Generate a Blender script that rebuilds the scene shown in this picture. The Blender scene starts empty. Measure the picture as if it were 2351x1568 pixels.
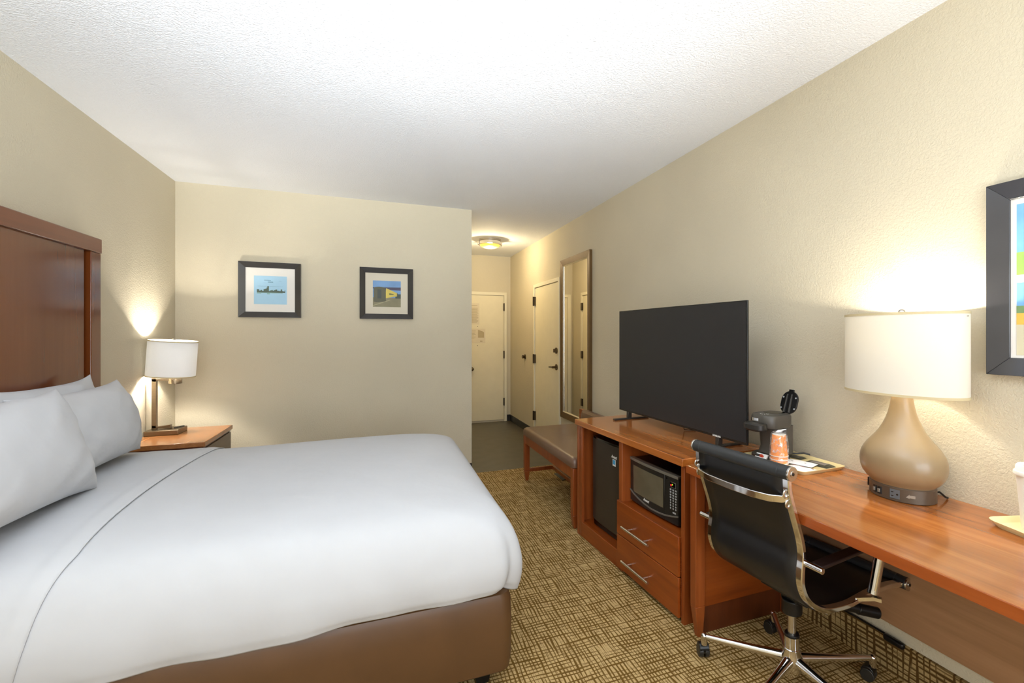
import bpy, math, random
from mathutils import Vector, Matrix
random.seed(7)
sc = bpy.context.scene
C = sc.collection
pi = math.pi

# ------------------------------------------------------------------ camera, light, exposure
W_, H_ = 2351, 1568
FPX = 1091.5
CX, CY = 1310.0, 767.0
cam_d = bpy.data.cameras.new('camera'); cam = bpy.data.objects.new('camera', cam_d); C.objects.link(cam)
cam_d.sensor_width = 36.0; cam_d.lens = 36.0 * FPX / W_
cam_d.shift_x = (W_/2 - CX) / W_
cam_d.shift_y = (CY - H_/2) / W_
cam_d.clip_start = 0.02; cam_d.clip_end = 60
YAW = 21.909
cam.location = (0, 0, 1.313)
cam.rotation_euler = (pi/2, 0, -math.radians(YAW))
sc.camera = cam

sc.view_settings.view_transform = 'Standard'
sc.view_settings.look = 'None'
sc.view_settings.gamma = 1.0
sc.view_settings.use_curve_mapping = False
sc.view_settings.exposure = 0.30

wd = bpy.data.worlds.new('world'); sc.world = wd; wd.use_nodes = True
bg = wd.node_tree.nodes['Background']; bg.inputs[0].default_value = (0.80, 0.90, 1.0, 1); bg.inputs[1].default_value = 1.2

def light(name, kind, loc, energy, color=(1, 1, 1), rot=(0, 0, 0), size=None, size_y=None, radius=None):
    d = bpy.data.lights.new(name, kind); d.energy = energy; d.color = color
    if kind == 'AREA':
        d.shape = 'RECTANGLE'; d.size = size; d.size_y = size_y
    elif radius is not None:
        d.shadow_soft_size = radius
    o = bpy.data.objects.new(name, d); C.objects.link(o); o.location = loc; o.rotation_euler = rot
    return o
# daylight fill through an added, unseen window in the wall behind the camera
light('added_daylight', 'AREA', (0.2, -2.36, 1.42), 72, (0.88, 0.94, 1.0), (pi/2, 0, 0), 2.9, 1.9)
# added fill light, unseen behind the camera, aimed up to brighten the ceiling
light('ceiling_fill', 'AREA', (0.1, -0.35, 0.75), 50, (0.88, 0.94, 1.0), (pi+0.25, 0, 0), 1.0, 1.0)
f2 = light('forward_fill', 'AREA', (0.0, -0.45, 1.45), 29, (0.87, 0.94, 1.0), (pi/2+0.56, 0, 0), 0.5, 0.5)  # second added fill, unseen, aimed up and forward at the far ceiling
f2.data.spread = math.radians(72)

# ------------------------------------------------------------------ helpers
def lin(c):
    c = c / 255.0
    return c / 12.92 if c <= 0.04045 else ((c + 0.055) / 1.055) ** 2.4
def rgb(r, g, b): return (lin(r), lin(g), lin(b), 1.0)

class MB:
    def __init__(s): s.v = []; s.f = []
    def add(s, vs, fs):
        n = len(s.v); s.v += [tuple(p) for p in vs]; s.f += [tuple(i + n for i in f) for f in fs]; return s
    def box(s, x0, x1, y0, y1, z0, z1):
        if x0 > x1: x0, x1 = x1, x0
        if y0 > y1: y0, y1 = y1, y0
        if z0 > z1: z0, z1 = z1, z0
        vs = [(x0,y0,z0),(x1,y0,z0),(x1,y1,z0),(x0,y1,z0),(x0,y0,z1),(x1,y0,z1),(x1,y1,z1),(x0,y1,z1)]
        return s.add(vs, [(3,2,1,0),(4,5,6,7),(0,1,5,4),(1,2,6,5),(2,3,7,6),(3,0,4,7)])
    def frustum(s, b, t, z0, z1):   # b,t = (x0,x1,y0,y1)
        vs = [(b[0],b[2],z0),(b[1],b[2],z0),(b[1],b[3],z0),(b[0],b[3],z0),(t[0],t[2],z1),(t[1],t[2],z1),(t[1],t[3],z1),(t[0],t[3],z1)]
        return s.add(vs, [(3,2,1,0),(4,5,6,7),(0,1,5,4),(1,2,6,5),(2,3,7,6),(3,0,4,7)])
    def prism(s, poly, axis, a0, a1):   # poly of 2D points; axis 'x','y','z' extrusion
        def P(p, a):
            if axis == 'x': return (a, p[0], p[1])
            if axis == 'y': return (p[0], a, p[1])
            return (p[0], p[1], a)
        n = len(poly); ar = sum(poly[i][0]*poly[(i+1)%n][1]-poly[(i+1)%n][0]*poly[i][1] for i in range(n))
        if ar < 0: poly = poly[::-1]
        if axis == 'y': poly = poly[::-1]
        if a0 > a1: a0, a1 = a1, a0
        vs = [P(p, a0) for p in poly] + [P(p, a1) for p in poly]
        fs = [tuple(range(n-1, -1, -1)), tuple(range(n, 2*n))] + [(i, (i+1)%n, (i+1)%n+n, i+n) for i in range(n)]
        return s.add(vs, fs)
    def tube(s, pts, r, n=12, caps=True, up=None, flat=None):
        # r: radius or list of radii; flat=(a,b) gives a rectangular section
        pts = [Vector(p) for p in pts]; m = len(pts); rings = []
        prev = None
        for i, p in enumerate(pts):
            t = (pts[min(i+1, m-1)] - pts[max(i-1, 0)]).normalized()
            if prev is None:
                u = Vector(up) if up else (Vector((0,0,1)) if abs(t.z) < 0.9 else Vector((1,0,0)))
                u = (u - t*u.dot(t)).normalized()
            else:
                u = (prev - t*prev.dot(t)).normalized()
            prev = u; w = t.cross(u)
            rr = r[i] if isinstance(r, (list, tuple)) else r
            if flat:
                a, b = flat; ring = [p+u*a+w*b, p-u*a+w*b, p-u*a-w*b, p+u*a-w*b]
            else:
                ring = [p + (u*math.cos(2*pi*k/n) + w*math.sin(2*pi*k/n))*rr for k in range(n)]
            rings.append(ring)
        n = len(rings[0]); vs = [q for ring in rings for q in ring]; fs = []
        for i in range(m-1):
            for k in range(n):
                fs.append((i*n+k, i*n+(k+1)%n, (i+1)*n+(k+1)%n, (i+1)*n+k))
        if caps: fs += [tuple(range(n-1,-1,-1)), tuple(range((m-1)*n, m*n))]
        return s.add(vs, fs)
    def cyl(s, p0, p1, r0, r1=None, n=28):
        return s.tube([p0, p1], [r0, r1 if r1 is not None else r0], n)
    def lathe(s, prof, cx=0, cy=0, ax=1, ay=1, n=56, close=False):
        vs = []; fs = []
        for (r, z) in prof:
            for k in range(n):
                a = 2*pi*k/n
                rx, ry = (r*ax, r*ay) if not isinstance(r, tuple) else r
                vs.append((cx+rx*math.cos(a), cy+ry*math.sin(a), z))
        m = len(prof)
        for i in range(m-1 if not close else m):
            j = (i+1) % m
            for k in range(n):
                fs.append((i*n+k, i*n+(k+1)%n, j*n+(k+1)%n, j*n+k))
        if not close:
            fs += [tuple(range(n-1,-1,-1)), tuple(range((m-1)*n, m*n))]
        return s.add(vs, fs)
    def grid(s, fn, nu, nv, flip=False):
        vs = [fn(i/nu, j/nv) for i in range(nu+1) for j in range(nv+1)]; fs = []
        for i in range(nu):
            for j in range(nv):
                q = (i*(nv+1)+j, (i+1)*(nv+1)+j, (i+1)*(nv+1)+j+1, i*(nv+1)+j+1)
                fs.append(q[::-1] if flip else q)
        return s.add(vs, fs)
    def ball(s, c, r, n=16, m=10, sx=1, sy=1, sz=1):
        prof = [(math.sin(pi*i/m), -math.cos(pi*i/m)) for i in range(m+1)]
        b = MB(); b.lathe([(max(p[0],1e-4)*r, p[1]*r) for p in prof], 0, 0, n=n)
        return s.add([(c[0]+v[0]*sx, c[1]+v[1]*sy, c[2]+v[2]*sz) for v in b.v], b.f)
    def xf(s, M):
        s.v = [tuple(M @ Vector(p)) for p in s.v]; return s
    def join(s, o): return s.add(o.v, o.f)

def obj(name, mb, mat, parent=None, smooth=True, bevel=0, seg=2, label=None, subd=0, solid=0, recalc=False, weld=0):
    me = bpy.data.meshes.new(name); me.from_pydata(mb.v, [], mb.f)
    if recalc or weld:
        import bmesh
        bm = bmesh.new(); bm.from_mesh(me)
        if weld: bmesh.ops.remove_doubles(bm, verts=bm.verts, dist=weld)
        bmesh.ops.recalc_face_normals(bm, faces=bm.faces); bm.to_mesh(me); bm.free()
    me.update()
    me.materials.append(mat)
    if smooth:
        me.shade_smooth()
        me.set_sharp_from_angle(angle=math.radians(35))
    o = bpy.data.objects.new(name, me); C.objects.link(o)
    if parent: o.parent = parent
    if solid:
        m = o.modifiers.new('solid', 'SOLIDIFY'); m.thickness = solid; m.offset = -1
    if bevel:
        m = o.modifiers.new('bevel', 'BEVEL'); m.width = bevel; m.segments = seg; m.limit_method = 'ANGLE'; m.angle_limit = math.radians(40)
        m.harden_normals = False
    if subd:
        m = o.modifiers.new('sub', 'SUBSURF'); m.levels = subd; m.render_levels = subd
    if label: o['label'] = label
    return o
def thing(name, label, cat, loc=(0,0,0), rotz=0, group=None):
    o = bpy.data.objects.new(name, None); C.objects.link(o); o.empty_display_size = 0.1
    o.location = loc; o.rotation_euler = (0, 0, rotz); o['label'] = label; o['category'] = cat
    if group: o['group'] = group
    return o
def tag(o, label, cat, group=None):
    o['label'] = label; o['category'] = cat
    if group: o['group'] = group
    return o
def struct(name, mb, mat, parent=None, **k):
    o = obj(name, mb, mat, parent, **k)
    if parent is None: o['kind'] = 'structure'
    return o
def text_mb(s, size, bold=False, shear=0.0, depth=0.0004):
    cu = bpy.data.curves.new('t', 'FONT'); cu.body = s; cu.size = size; cu.extrude = depth; cu.shear = shear
    cu.align_x = 'CENTER'; cu.align_y = 'CENTER'; cu.resolution_u = 3
    if bold: cu.offset = size*0.02
    o = bpy.data.objects.new('t', cu); C.objects.link(o)
    bpy.context.view_layer.update()
    me = bpy.data.meshes.new_from_object(o.evaluated_get(bpy.context.evaluated_depsgraph_get()))
    mb = MB(); mb.add([tuple(v.co) for v in me.vertices], [tuple(p.vertices) for p in me.polygons])
    bpy.data.objects.remove(o); bpy.data.curves.remove(cu); bpy.data.meshes.remove(me)
    return mb

# ------------------------------------------------------------------ materials
class NT:
    def __init__(s, name):
        s.m = bpy.data.materials.new(name); s.m.use_nodes = True; s.t = s.m.node_tree; s.n = s.t.nodes; s.b = s.n['Principled BSDF']
    def node(s, typ, **k):
        x = s.n.new(typ)
        for a, v in k.items(): setattr(x, a, v)
        return x
    def link(s, a, b): s.t.links.new(a, b)
    def coords(s, scale=(1,1,1), rot=(0,0,0), src='Object'):
        tc = s.node('ShaderNodeTexCoord'); mp = s.node('ShaderNodeMapping'); mp.inputs['Scale'].default_value = scale; mp.inputs['Rotation'].default_value = rot
        s.link(tc.outputs[src], mp.inputs[0]); return mp.outputs[0]
    def noise(s, vec, scale=5, detail=2, rough=0.5, dist=0):
        x = s.node('ShaderNodeTexNoise'); x.inputs['Scale'].default_value = scale; x.inputs['Detail'].default_value = detail
        x.inputs['Roughness'].default_value = rough; x.inputs['Distortion'].default_value = dist
        s.link(vec, x.inputs['Vector']); return x.outputs['Fac']
    def ramp(s, fac, stops):
        x = s.node('ShaderNodeValToRGB'); e = x.color_ramp.elements
        while len(e) < len(stops): e.new(0.5)
        for i, (p, c) in enumerate(stops): e[i].position = p; e[i].color = c if len(c) == 4 else (*c, 1)
        s.link(fac, x.inputs[0]); return x.outputs[0]
    def math(s, op, a, b=None):
        x = s.node('ShaderNodeMath', operation=op)
        for i, q in enumerate((a, b)):
            if q is None: continue
            if isinstance(q, (int, float)): x.inputs[i].default_value = q
            else: s.link(q, x.inputs[i])
        return x.outputs[0]
    def bump(s, h, strength, dist):
        x = s.node('ShaderNodeBump'); x.inputs['Strength'].default_value = strength; x.inputs['Distance'].default_value = dist
        s.link(h, x.inputs['Height']); s.link(x.outputs[0], s.b.inputs['Normal'])

def plain(name, col, rough=0.5, metal=0.0, spec=0.5, bump=None, coat=0, emit=None, var=0.06, aniso=0):
    t = NT(name); t.b.inputs['Roughness'].default_value = rough; t.b.inputs['Metallic'].default_value = metal
    t.b.inputs['Specular IOR Level'].default_value = spec; t.b.inputs['Coat Weight'].default_value = coat
    v = t.coords(); f = t.noise(v, 9, 3)
    c0 = tuple(max(0, q*(1-var)) for q in col[:3]) + (1,); c1 = tuple(min(1, q*(1+var)) for q in col[:3]) + (1,)
    t.link(t.ramp(f, [(0.3, c0), (0.7, c1)]), t.b.inputs['Base Color'])
    if bump: t.bump(t.noise(v, bump[0], 3), bump[1], bump[2])
    if emit: t.b.inputs['Emission Color'].default_value = emit[0]; t.b.inputs['Emission Strength'].default_value = emit[1]
    return t.m

def wall_mat(name, col, sc_=70, st=0.55, dist=0.004, var=0.03):
    t = NT(name); t.b.inputs['Roughness'].default_value = 0.82; t.b.inputs['Specular IOR Level'].default_value = 0.25
    v = t.coords(src='Object')
    f = t.noise(v, 1.3, 2)
    c0 = tuple(q*(1-var) for q in col[:3]) + (1,); c1 = tuple(min(1, q*(1+var)) for q in col[:3]) + (1,)
    t.link(t.ramp(f, [(0.35, c0), (0.65, c1)]), t.b.inputs['Base Color'])
    h = t.noise(v, sc_, 3, 0.55, 0.6)
    hh = t.ramp(h, [(0.38, (0,0,0,1)), (0.62, (1,1,1,1))])
    t.bump(hh, st, dist)
    return t.m

def wood(name, dark, mid, light_, axis='y', rough=0.22, coat=0.25, scale=1.0, contrast=1.0):
    t = NT(name); t.b.inputs['Roughness'].default_value = rough; t.b.inputs['Coat Weight'].default_value = coat; t.b.inputs['Coat Roughness'].default_value = 0.12
    s = {'x': (0.9, 16, 16), 'y': (16, 0.9, 16), 'z': (16, 16, 0.9)}[axis]
    s = tuple(q*scale for q in s)
    v = t.coords(s)
    f = t.noise(v, 1.0, 5, 0.6, 0.5)
    v2 = t.coords(tuple(q*7 for q in s)); f2 = t.noise(v2, 1.0, 2)
    f = t.math('ADD', t.math('MULTIPLY', f, 0.85), t.math('MULTIPLY', f2, 0.15))
    t.link(t.ramp(f, [(0.32, dark), (0.5, mid), (0.68, light_)]), t.b.inputs['Base Color'])
    t.bump(f, 0.012, 0.001)
    return t.m

def carpet_mat(name, rot=(0,0,0), k=1.0, light_=rgb(200,170,118), dark=rgb(112,84,38)):
    t = NT(name); t.b.inputs['Roughness'].default_value = 0.95; t.b.inputs['Specular IOR Level'].default_value = 0.1
    base = t.coords((1,1,1), rot)
    sep = t.node('ShaderNodeSeparateXYZ'); t.link(base, sep.inputs[0])
    def st(sx, sy, off, det=1.5):
        mp = t.node('ShaderNodeMapping'); mp.inputs['Scale'].default_value = (sx*k, sy*k, 1); mp.inputs['Location'].default_value = (off, off*0.7, 0)
        t.link(base, mp.inputs[0]); return t.noise(mp.outputs[0], 1.0, det, 0.5)
    def lines(ax, freq, warp, wn, w0, w1, gain):
        # threads across one axis: nearly regular spacing, wandering a little, thick and thin, here and there missing
        u = t.math('ADD', t.math('MULTIPLY', sep.outputs[ax], freq*k), t.math('MULTIPLY', warp, 1.7))
        d = t.math('ABSOLUTE', t.math('SUBTRACT', t.math('FRACT', u), 0.5))
        w = t.math('ADD', t.math('MULTIPLY', t.math('SUBTRACT', wn, 0.5), w1), w0)
        x = t.node('ShaderNodeMath', operation='MULTIPLY'); x.use_clamp = True
        t.link(t.math('SUBTRACT', w, d), x.inputs[0]); x.inputs[1].default_value = gain
        return x.outputs[0]
    a = lines(0, 64, st(16, 4, 0.0), st(70, 7, 3.1), 0.23, 0.95, 8)
    b = lines(1, 52, st(4, 14, 5.0), st(6, 60, 8.3), 0.20, 0.95, 8)
    c = lines(0, 132, st(9, 5, 2.0), st(60, 12, 6.1), 0.12, 1.0, 6)
    c = t.math('MULTIPLY', c, 0.7)
    m = t.math('MAXIMUM', t.math('MAXIMUM', a, b), c)
    mx = t.node('ShaderNodeMix', data_type='RGBA'); t.link(m, mx.inputs['Factor'])
    mx.inputs['A'].default_value = light_; mx.inputs['B'].default_value = dark
    t.link(mx.outputs['Result'], t.b.inputs['Base Color'])
    fib = t.noise(base, 420, 2)
    hh = t.math('ADD', t.math('MULTIPLY', t.math('SUBTRACT', 1.0, m), 0.7), t.math('MULTIPLY', fib, 0.6))
    t.bump(hh, 0.4, 0.003)
    return t.m

def shade_mat(name, col, warm):
    m = bpy.data.materials.new(name); m.use_nodes = True; t = m.node_tree; n = t.nodes; n.clear()
    out = n.new('ShaderNodeOutputMaterial'); d = n.new('ShaderNodeBsdfDiffuse'); tr = n.new('ShaderNodeBsdfTranslucent'); mx = n.new('ShaderNodeMixShader')
    tc = n.new('ShaderNodeTexCoord'); no = n.new('ShaderNodeTexNoise'); no.inputs['Scale'].default_value = 400; no.inputs['Detail'].default_value = 2
    t.links.new(tc.outputs['Object'], no.inputs['Vector'])
    rp = n.new('ShaderNodeValToRGB'); rp.color_ramp.elements[0].color = tuple(q*0.97 for q in warm[:3])+(1,); rp.color_ramp.elements[1].color = warm
    t.links.new(no.outputs['Fac'], rp.inputs[0])
    d.inputs['Color'].default_value = col; t.links.new(rp.outputs[0], tr.inputs['Color'])
    mx.inputs[0].default_value = 0.09
    t.links.new(d.outputs[0], mx.inputs[1]); t.links.new(tr.outputs[0], mx.inputs[2]); t.links.new(mx.outputs[0], out.inputs[0])
    return m

def brushed(name, col, rough=0.3):
    t = NT(name); t.b.inputs['Metallic'].default_value = 1; t.b.inputs['Roughness'].default_value = rough
    f = t.noise(t.coords((4, 4, 160)), 1, 2)
    t.link(t.ramp(f, [(0.3, tuple(q*0.92 for q in col[:3])+(1,)), (0.7, col)]), t.b.inputs['Base Color'])
    return t.m

def plastic_film(name):
    m = bpy.data.materials.new(name); m.use_nodes = True; t = m.node_tree; n = t.nodes; n.clear()
    out = n.new('ShaderNodeOutputMaterial'); gl = n.new('ShaderNodeBsdfGlossy'); tr = n.new('ShaderNodeBsdfTransparent'); df = n.new('ShaderNodeBsdfDiffuse')
    gl.inputs['Roughness'].default_value = 0.15; gl.inputs['Color'].default_value = (1,1,1,1); df.inputs['Color'].default_value = (0.9,0.9,0.92,1)
    tc = n.new('ShaderNodeTexCoord'); no = n.new('ShaderNodeTexNoise'); no.inputs['Scale'].default_value = 38; no.inputs['Detail'].default_value = 4; no.inputs['Distortion'].default_value = 2.2
    t.links.new(tc.outputs['Object'], no.inputs['Vector'])
    rp = n.new('ShaderNodeValToRGB'); rp.color_ramp.elements[0].position = 0.5; rp.color_ramp.elements[0].color = (0.10,0.10,0.10,1); rp.color_ramp.elements[1].position = 0.68; rp.color_ramp.elements[1].color = (0.75,0.75,0.75,1)
    t.links.new(no.outputs['Fac'], rp.inputs[0])
    m1 = n.new('ShaderNodeMixShader'); m1.inputs[0].default_value = 0.5; t.links.new(gl.outputs[0], m1.inputs[1]); t.links.new(df.outputs[0], m1.inputs[2])
    m2 = n.new('ShaderNodeMixShader'); t.links.new(rp.outputs[0], m2.inputs[0]); t.links.new(tr.outputs[0], m2.inputs[1]); t.links.new(m1.outputs[0], m2.inputs[2])
    t.links.new(m2.outputs[0], out.inputs[0])
    return m

WALL = wall_mat('beige_wall_paint', rgb(212,202,178), 115, 0.35, 0.003)
WALLH = wall_mat('hall_wall_paint', rgb(212,202,178), 40, 0.2, 0.003)
CEIL = wall_mat('ceiling_texture', rgb(243,246,251), 110, 0.5, 0.004, 0.01)
CARPET = carpet_mat('woven_carpet')
CARPETV = carpet_mat('woven_carpet_base', (0, pi/2, 0), 0.8, rgb(180,154,106), rgb(90,66,32))
LINO = plain('dark_vinyl_floor', rgb(88,82,70), 0.38, var=0.12)
VBASE = plain('black_vinyl_base', rgb(42,40,38), 0.4)
DOORP = plain('cream_door_paint', rgb(236,226,196), 0.5, var=0.02)
TRIMP = plain('cream_trim_paint', rgb(238,230,204), 0.45, var=0.02)
WTOP = wood('cherry_top_lit', rgb(138,76,30), rgb(168,98,44), rgb(188,118,58), 'y', 0.13, 0.4)  # cherry as lit from above; the brightness is in the colour
WTOPX = wood('cherry_top_lit_cabinet', rgb(146,80,28), rgb(180,104,44), rgb(200,126,60), 'x', 0.13, 0.4)
WEDGE = wood('cherry_edge', rgb(128,58,18), rgb(150,72,26), rgb(168,86,36), 'y', 0.28, 0.2)  # same cherry, dimmer for upright faces; shading put into the colour
WEDGEX = wood('cherry_edge_cabinet', rgb(128,58,18), rgb(150,72,26), rgb(168,86,36), 'x', 0.28, 0.2)
WFRONT = wood('cherry_front', rgb(122,54,14), rgb(142,66,18), rgb(156,78,26), 'x', 0.3, 0.15)
WUP = wood('cherry_upright', rgb(120,56,20), rgb(140,68,26), rgb(156,80,34), 'z', 0.3, 0.15)
WSHADE = wood('cherry_shaded', rgb(72,32,12), rgb(88,40,16), rgb(100,48,20), 'z', 0.35, 0.1)  # shaded copy of the cherry, its darkness painted in the colour
WHEAD = wood('headboard_wood', rgb(102,50,20), rgb(110,56,22), rgb(118,62,26), 'z', 0.2, 0.35, 0.35)
WHRAIL = wood('headboard_rail_wood', rgb(96,46,24), rgb(112,56,30), rgb(124,64,36), 'y', 0.28, 0.25, 0.6)
WPANEL = wood('modesty_panel_wood', rgb(158,118,84), rgb(174,132,96), rgb(186,144,108), 'y', 0.45, 0.05)
NSTOP = wood('nightstand_top_wood', rgb(150,96,52), rgb(168,110,62), rgb(182,124,74), 'y', 0.25, 0.3)
NSSIDE = wood('nightstand_side_wood', rgb(84,62,40), rgb(98,72,46), rgb(108,82,54), 'y', 0.4, 0.1)
CLOTH = plain('white_bed_linen', rgb(196,197,200), 0.85, spec=0.15, var=0.012, bump=(7, 0.22, 0.02))
PILLOWM = plain('white_pillow_linen', rgb(198,199,202), 0.85, spec=0.15, var=0.012, bump=(9, 0.3, 0.02))
VINYL = plain('brown_vinyl', rgb(88,60,34), 0.42, spec=0.5, var=0.08, bump=(7, 0.15, 0.01))
SEATV = plain('brown_bench_vinyl', rgb(110,82,64), 0.33, spec=0.5, var=0.04, bump=(12, 0.06, 0.004))
LEATHER = plain('black_leather', rgb(22,22,24), 0.36, spec=0.5, var=0.1, bump=(60, 0.1, 0.001))
ROLLER = plain('grey_black_leather', rgb(44,46,48), 0.42, var=0.05)
BLACKP = plain('black_plastic', rgb(16,16,17), 0.32, var=0.1)
BLACKG = plain('black_gloss_plastic', rgb(8,8,9), 0.12, var=0.1)
GREYP = plain('charcoal_plastic', rgb(76,72,66), 0.42, var=0.05)
GREYD = plain('dark_charcoal_plastic', rgb(40,38,35), 0.4, var=0.05)
CHROME = plain('chrome', rgb(226,226,228), 0.08, metal=1, var=0.01)
SATIN = plain('satin_nickel', rgb(222,216,206), 0.28, metal=1, var=0.01)
NICKEL = brushed('brushed_nickel', rgb(206,202,196), 0.26)
PEWTER = brushed('pewter_lamp_metal', rgb(142,126,104), 0.38)
BRONZE = plain('bronze_hardware', rgb(106,92,70), 0.35, metal=1)
HINGE = plain('dark_hinge_metal', rgb(84,74,60), 0.4, metal=0.9)
CERAM = plain('taupe_ceramic', rgb(146,124,92), 0.34, spec=0.6, var=0.02, coat=0.2)
LBASE = plain('lamp_base_bronze_plastic', rgb(92,78,64), 0.4, metal=0.3, var=0.04)
TVSCR = plain('tv_screen_glass', rgb(40,40,42), 0.4, spec=0.3, var=0.0)
TVBEZ = plain('tv_bezel', rgb(14,15,15), 0.25)
FRAME = plain('black_picture_frame', rgb(52,50,48), 0.28, var=0.08, coat=0.3)
FRAME2 = plain('large_black_picture_frame', rgb(58,58,62), 0.22, var=0.05, coat=0.4)
MAT_ = plain('white_picture_mat', rgb(232,229,222), 0.7, var=0.01)
GOLDF = plain('bronze_mirror_frame', rgb(104,78,42), 0.5, metal=0.25, var=0.08)
SILVF = plain('silver_lip', rgb(220,214,200), 0.25, metal=0.8)
MIRROR = plain('mirror_glass', (0.9,0.9,0.9,1), 0.0, metal=1, var=0)
SHADE1 = shade_mat('white_lamp_shade', (0.85,0.85,0.85,1), (0.95,0.95,0.94,1))
SHADE2 = shade_mat('cream_lamp_shade', (0.80,0.76,0.66,1), (0.95,0.88,0.72,1))
SEAM = plain('shade_hem', rgb(206,190,150), 0.8)
FRIDGE = plain('fridge_black_door', rgb(52,46,40), 0.34, var=0.03)
MWF = plain('microwave_front', rgb(36,34,31), 0.3, var=0.03)
MWG = plain('microwave_window', rgb(102,94,76), 0.25, var=0.12)
SILV = plain('silver_trim', rgb(150,148,138), 0.35, metal=0.6)
BTN = plain('grey_buttons', rgb(168,170,172), 0.5)
WHT = plain('white_print', rgb(232,232,228), 0.5)
REDL = plain('red_display_digit', rgb(255,40,50), 0.4, emit=(rgb(255,30,40), 2.5))
GRNL = plain('green_display_digit', rgb(170,200,50), 0.4, emit=(rgb(170,200,40), 0.8))
BLUES = plain('blue_sticker', rgb(60,160,214), 0.5)
TRAYM = plain('cream_tray', rgb(226,206,152), 0.35, var=0.02)
TRAYM2 = plain('pale_yellow_tray', rgb(236,222,170), 0.35, var=0.02)
ORANGE = plain('orange_paper_cup', rgb(246,148,62), 0.5, var=0.06)
FILM = plastic_film('clear_plastic_film')
REDB = plain('red_switch', rgb(188,62,34), 0.35)
PAPER = plain('white_paper', rgb(232,230,232), 0.7, var=0.03)
FOIL = plain('dark_packet', rgb(66,64,52), 0.28, var=0.5, metal=0.2)
INKP = plain('printed_grey', rgb(150,140,132), 0.7)
INKR = plain('printed_red', rgb(170,110,96), 0.7)
NOTICE = plain('notice_paper', rgb(226,214,188), 0.7, var=0.02)
NOTEINK = plain('notice_ink', rgb(186,170,136), 0.7)
CUPW = plain('white_cup', rgb(240,236,228), 0.4, var=0.01)
GLOWG = plain('frosted_amber_glass', rgb(200,170,90), 0.4, emit=(rgb(255,206,84), 1.0), var=0)
WINF = plain('white_window_frame', rgb(235,235,235), 0.4)

# ------------------------------------------------------------------ room shell
XR, XL, YB, YE, H = 1.847, -1.45, 4.505, 7.04, 2.483
YR = -2.2
struct('floor', MB().box(XL-.1, XR+.1, YR-.1, YB, -0.1, 0), CARPET, smooth=False)
struct('floor', MB().box(XL-.1, XR+.1, YB, YE+.1, -0.1, 0), LINO, smooth=False)
struct('ceiling', MB().box(XL-.1, XR+.1, YR-.1, YE+.1, H, H+.1), CEIL, smooth=False)
struct('wall_left', MB().box(XL-.1, XL, YR-.1, YB, 0, H), WALL, smooth=False)
struct('wall_right', MB().box(XR, XR+.1, YR-.1, YE+.1, 0, H), WALL, smooth=False)
struct('wall_back', MB().box(XL-.1, 0.807, YB, YB+.12, 0, H), WALL, smooth=False)
struct('wall_hall', MB().box(0.687, 0.807, YB+.12, YE, 0, H), WALLH, smooth=False)
struct('wall_entry', MB().box(0.687, XR, YE, YE+.1, 0, H), WALLH, smooth=False)
wx0, wx1, wz0, wz1 = -1.2, 1.6, 0.5, 2.3
rear = MB().box(XL, wx0, YR-.1, YR, 0, H).box(wx1, XR, YR-.1, YR, 0, H).box(wx0, wx1, YR-.1, YR, 0, wz0).box(wx0, wx1, YR-.1, YR, wz1, H)
struct('wall_rear', rear, WALL, smooth=False)
wf = MB().box(wx0, wx1, YR-.08, YR-.02, wz0, wz0+.05).box(wx0, wx1, YR-.08, YR-.02, wz1-.05, wz1).box(wx0, wx0+.05, YR-.08, YR-.02, wz0+.05, wz1-.05).box(wx1-.05, wx1, YR-.08, YR-.02, wz0+.05, wz1-.05).box(0.175, 0.225, YR-.08, YR-.02, wz0+.05, wz1-.05)
struct('added_window_1', wf, WINF, smooth=False)  # window added out of view to let the daylight in
# carpet cove base and vinyl base
struct('baseboard_right', MB().box(XR-.012, XR, YR, 2.0, 0, 0.138), CARPETV, smooth=False)
struct('baseboard_hall', MB().box(XR-.010, XR, 5.825, YE, 0, 0.095).box(XR-.010, XR, 2.9, 4.87, 0, 0.095), VBASE, smooth=False, bevel=.003)
struct('baseboard_entry', MB().box(1.788, XR-.010, YE-.010, YE, 0, 0.095), VBASE, smooth=False)
struct('baseboard_left', MB().box(XL, XL+.012, 3.4, YB, 0, 0.1), VBASE, smooth=False)
struct('baseboard_back', MB().box(XL+.012, 0.807, YB-.012, YB, 0, 0.1), VBASE, smooth=False)

# entry door (door_1)
d1 = struct('door_1', MB().box(0.90, 1.738, YE-.012, YE-.001, 0.03, 1.888), DOORP, smooth=False)
obj('door_frame', MB().box(0.84, 0.895, YE-.022, YE, 0, 1.94).box(1.745, 1.787, YE-.022, YE, 0, 1.94).box(0.895, 1.745, YE-.022, YE, 1.893, 1.94), TRIMP, d1, bevel=.003)
for z in (1.72, 1.005, 0.296):
    obj('hinge', MB().box(1.732, 1.750, YE-.030, YE-.013, z-.055, z+.055).cyl((1.741, YE-.032, z-.058), (1.741, YE-.032, z+.058), .007, n=10), HINGE, d1)
obj('knob', MB().cyl((1.255, YE-.012, .80), (1.255, YE-.02, .80), .032).cyl((1.255, YE-.02, .80), (1.255, YE-.05, .80), .011).ball((1.255, YE-.065, .80), .028), BRONZE, d1)
for z in (1.425, 1.142):
    obj('door_screw', MB().cyl((1.345, YE-.012, z), (1.345, YE-.0135, z), .006, n=10), BRONZE, d1)
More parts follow.
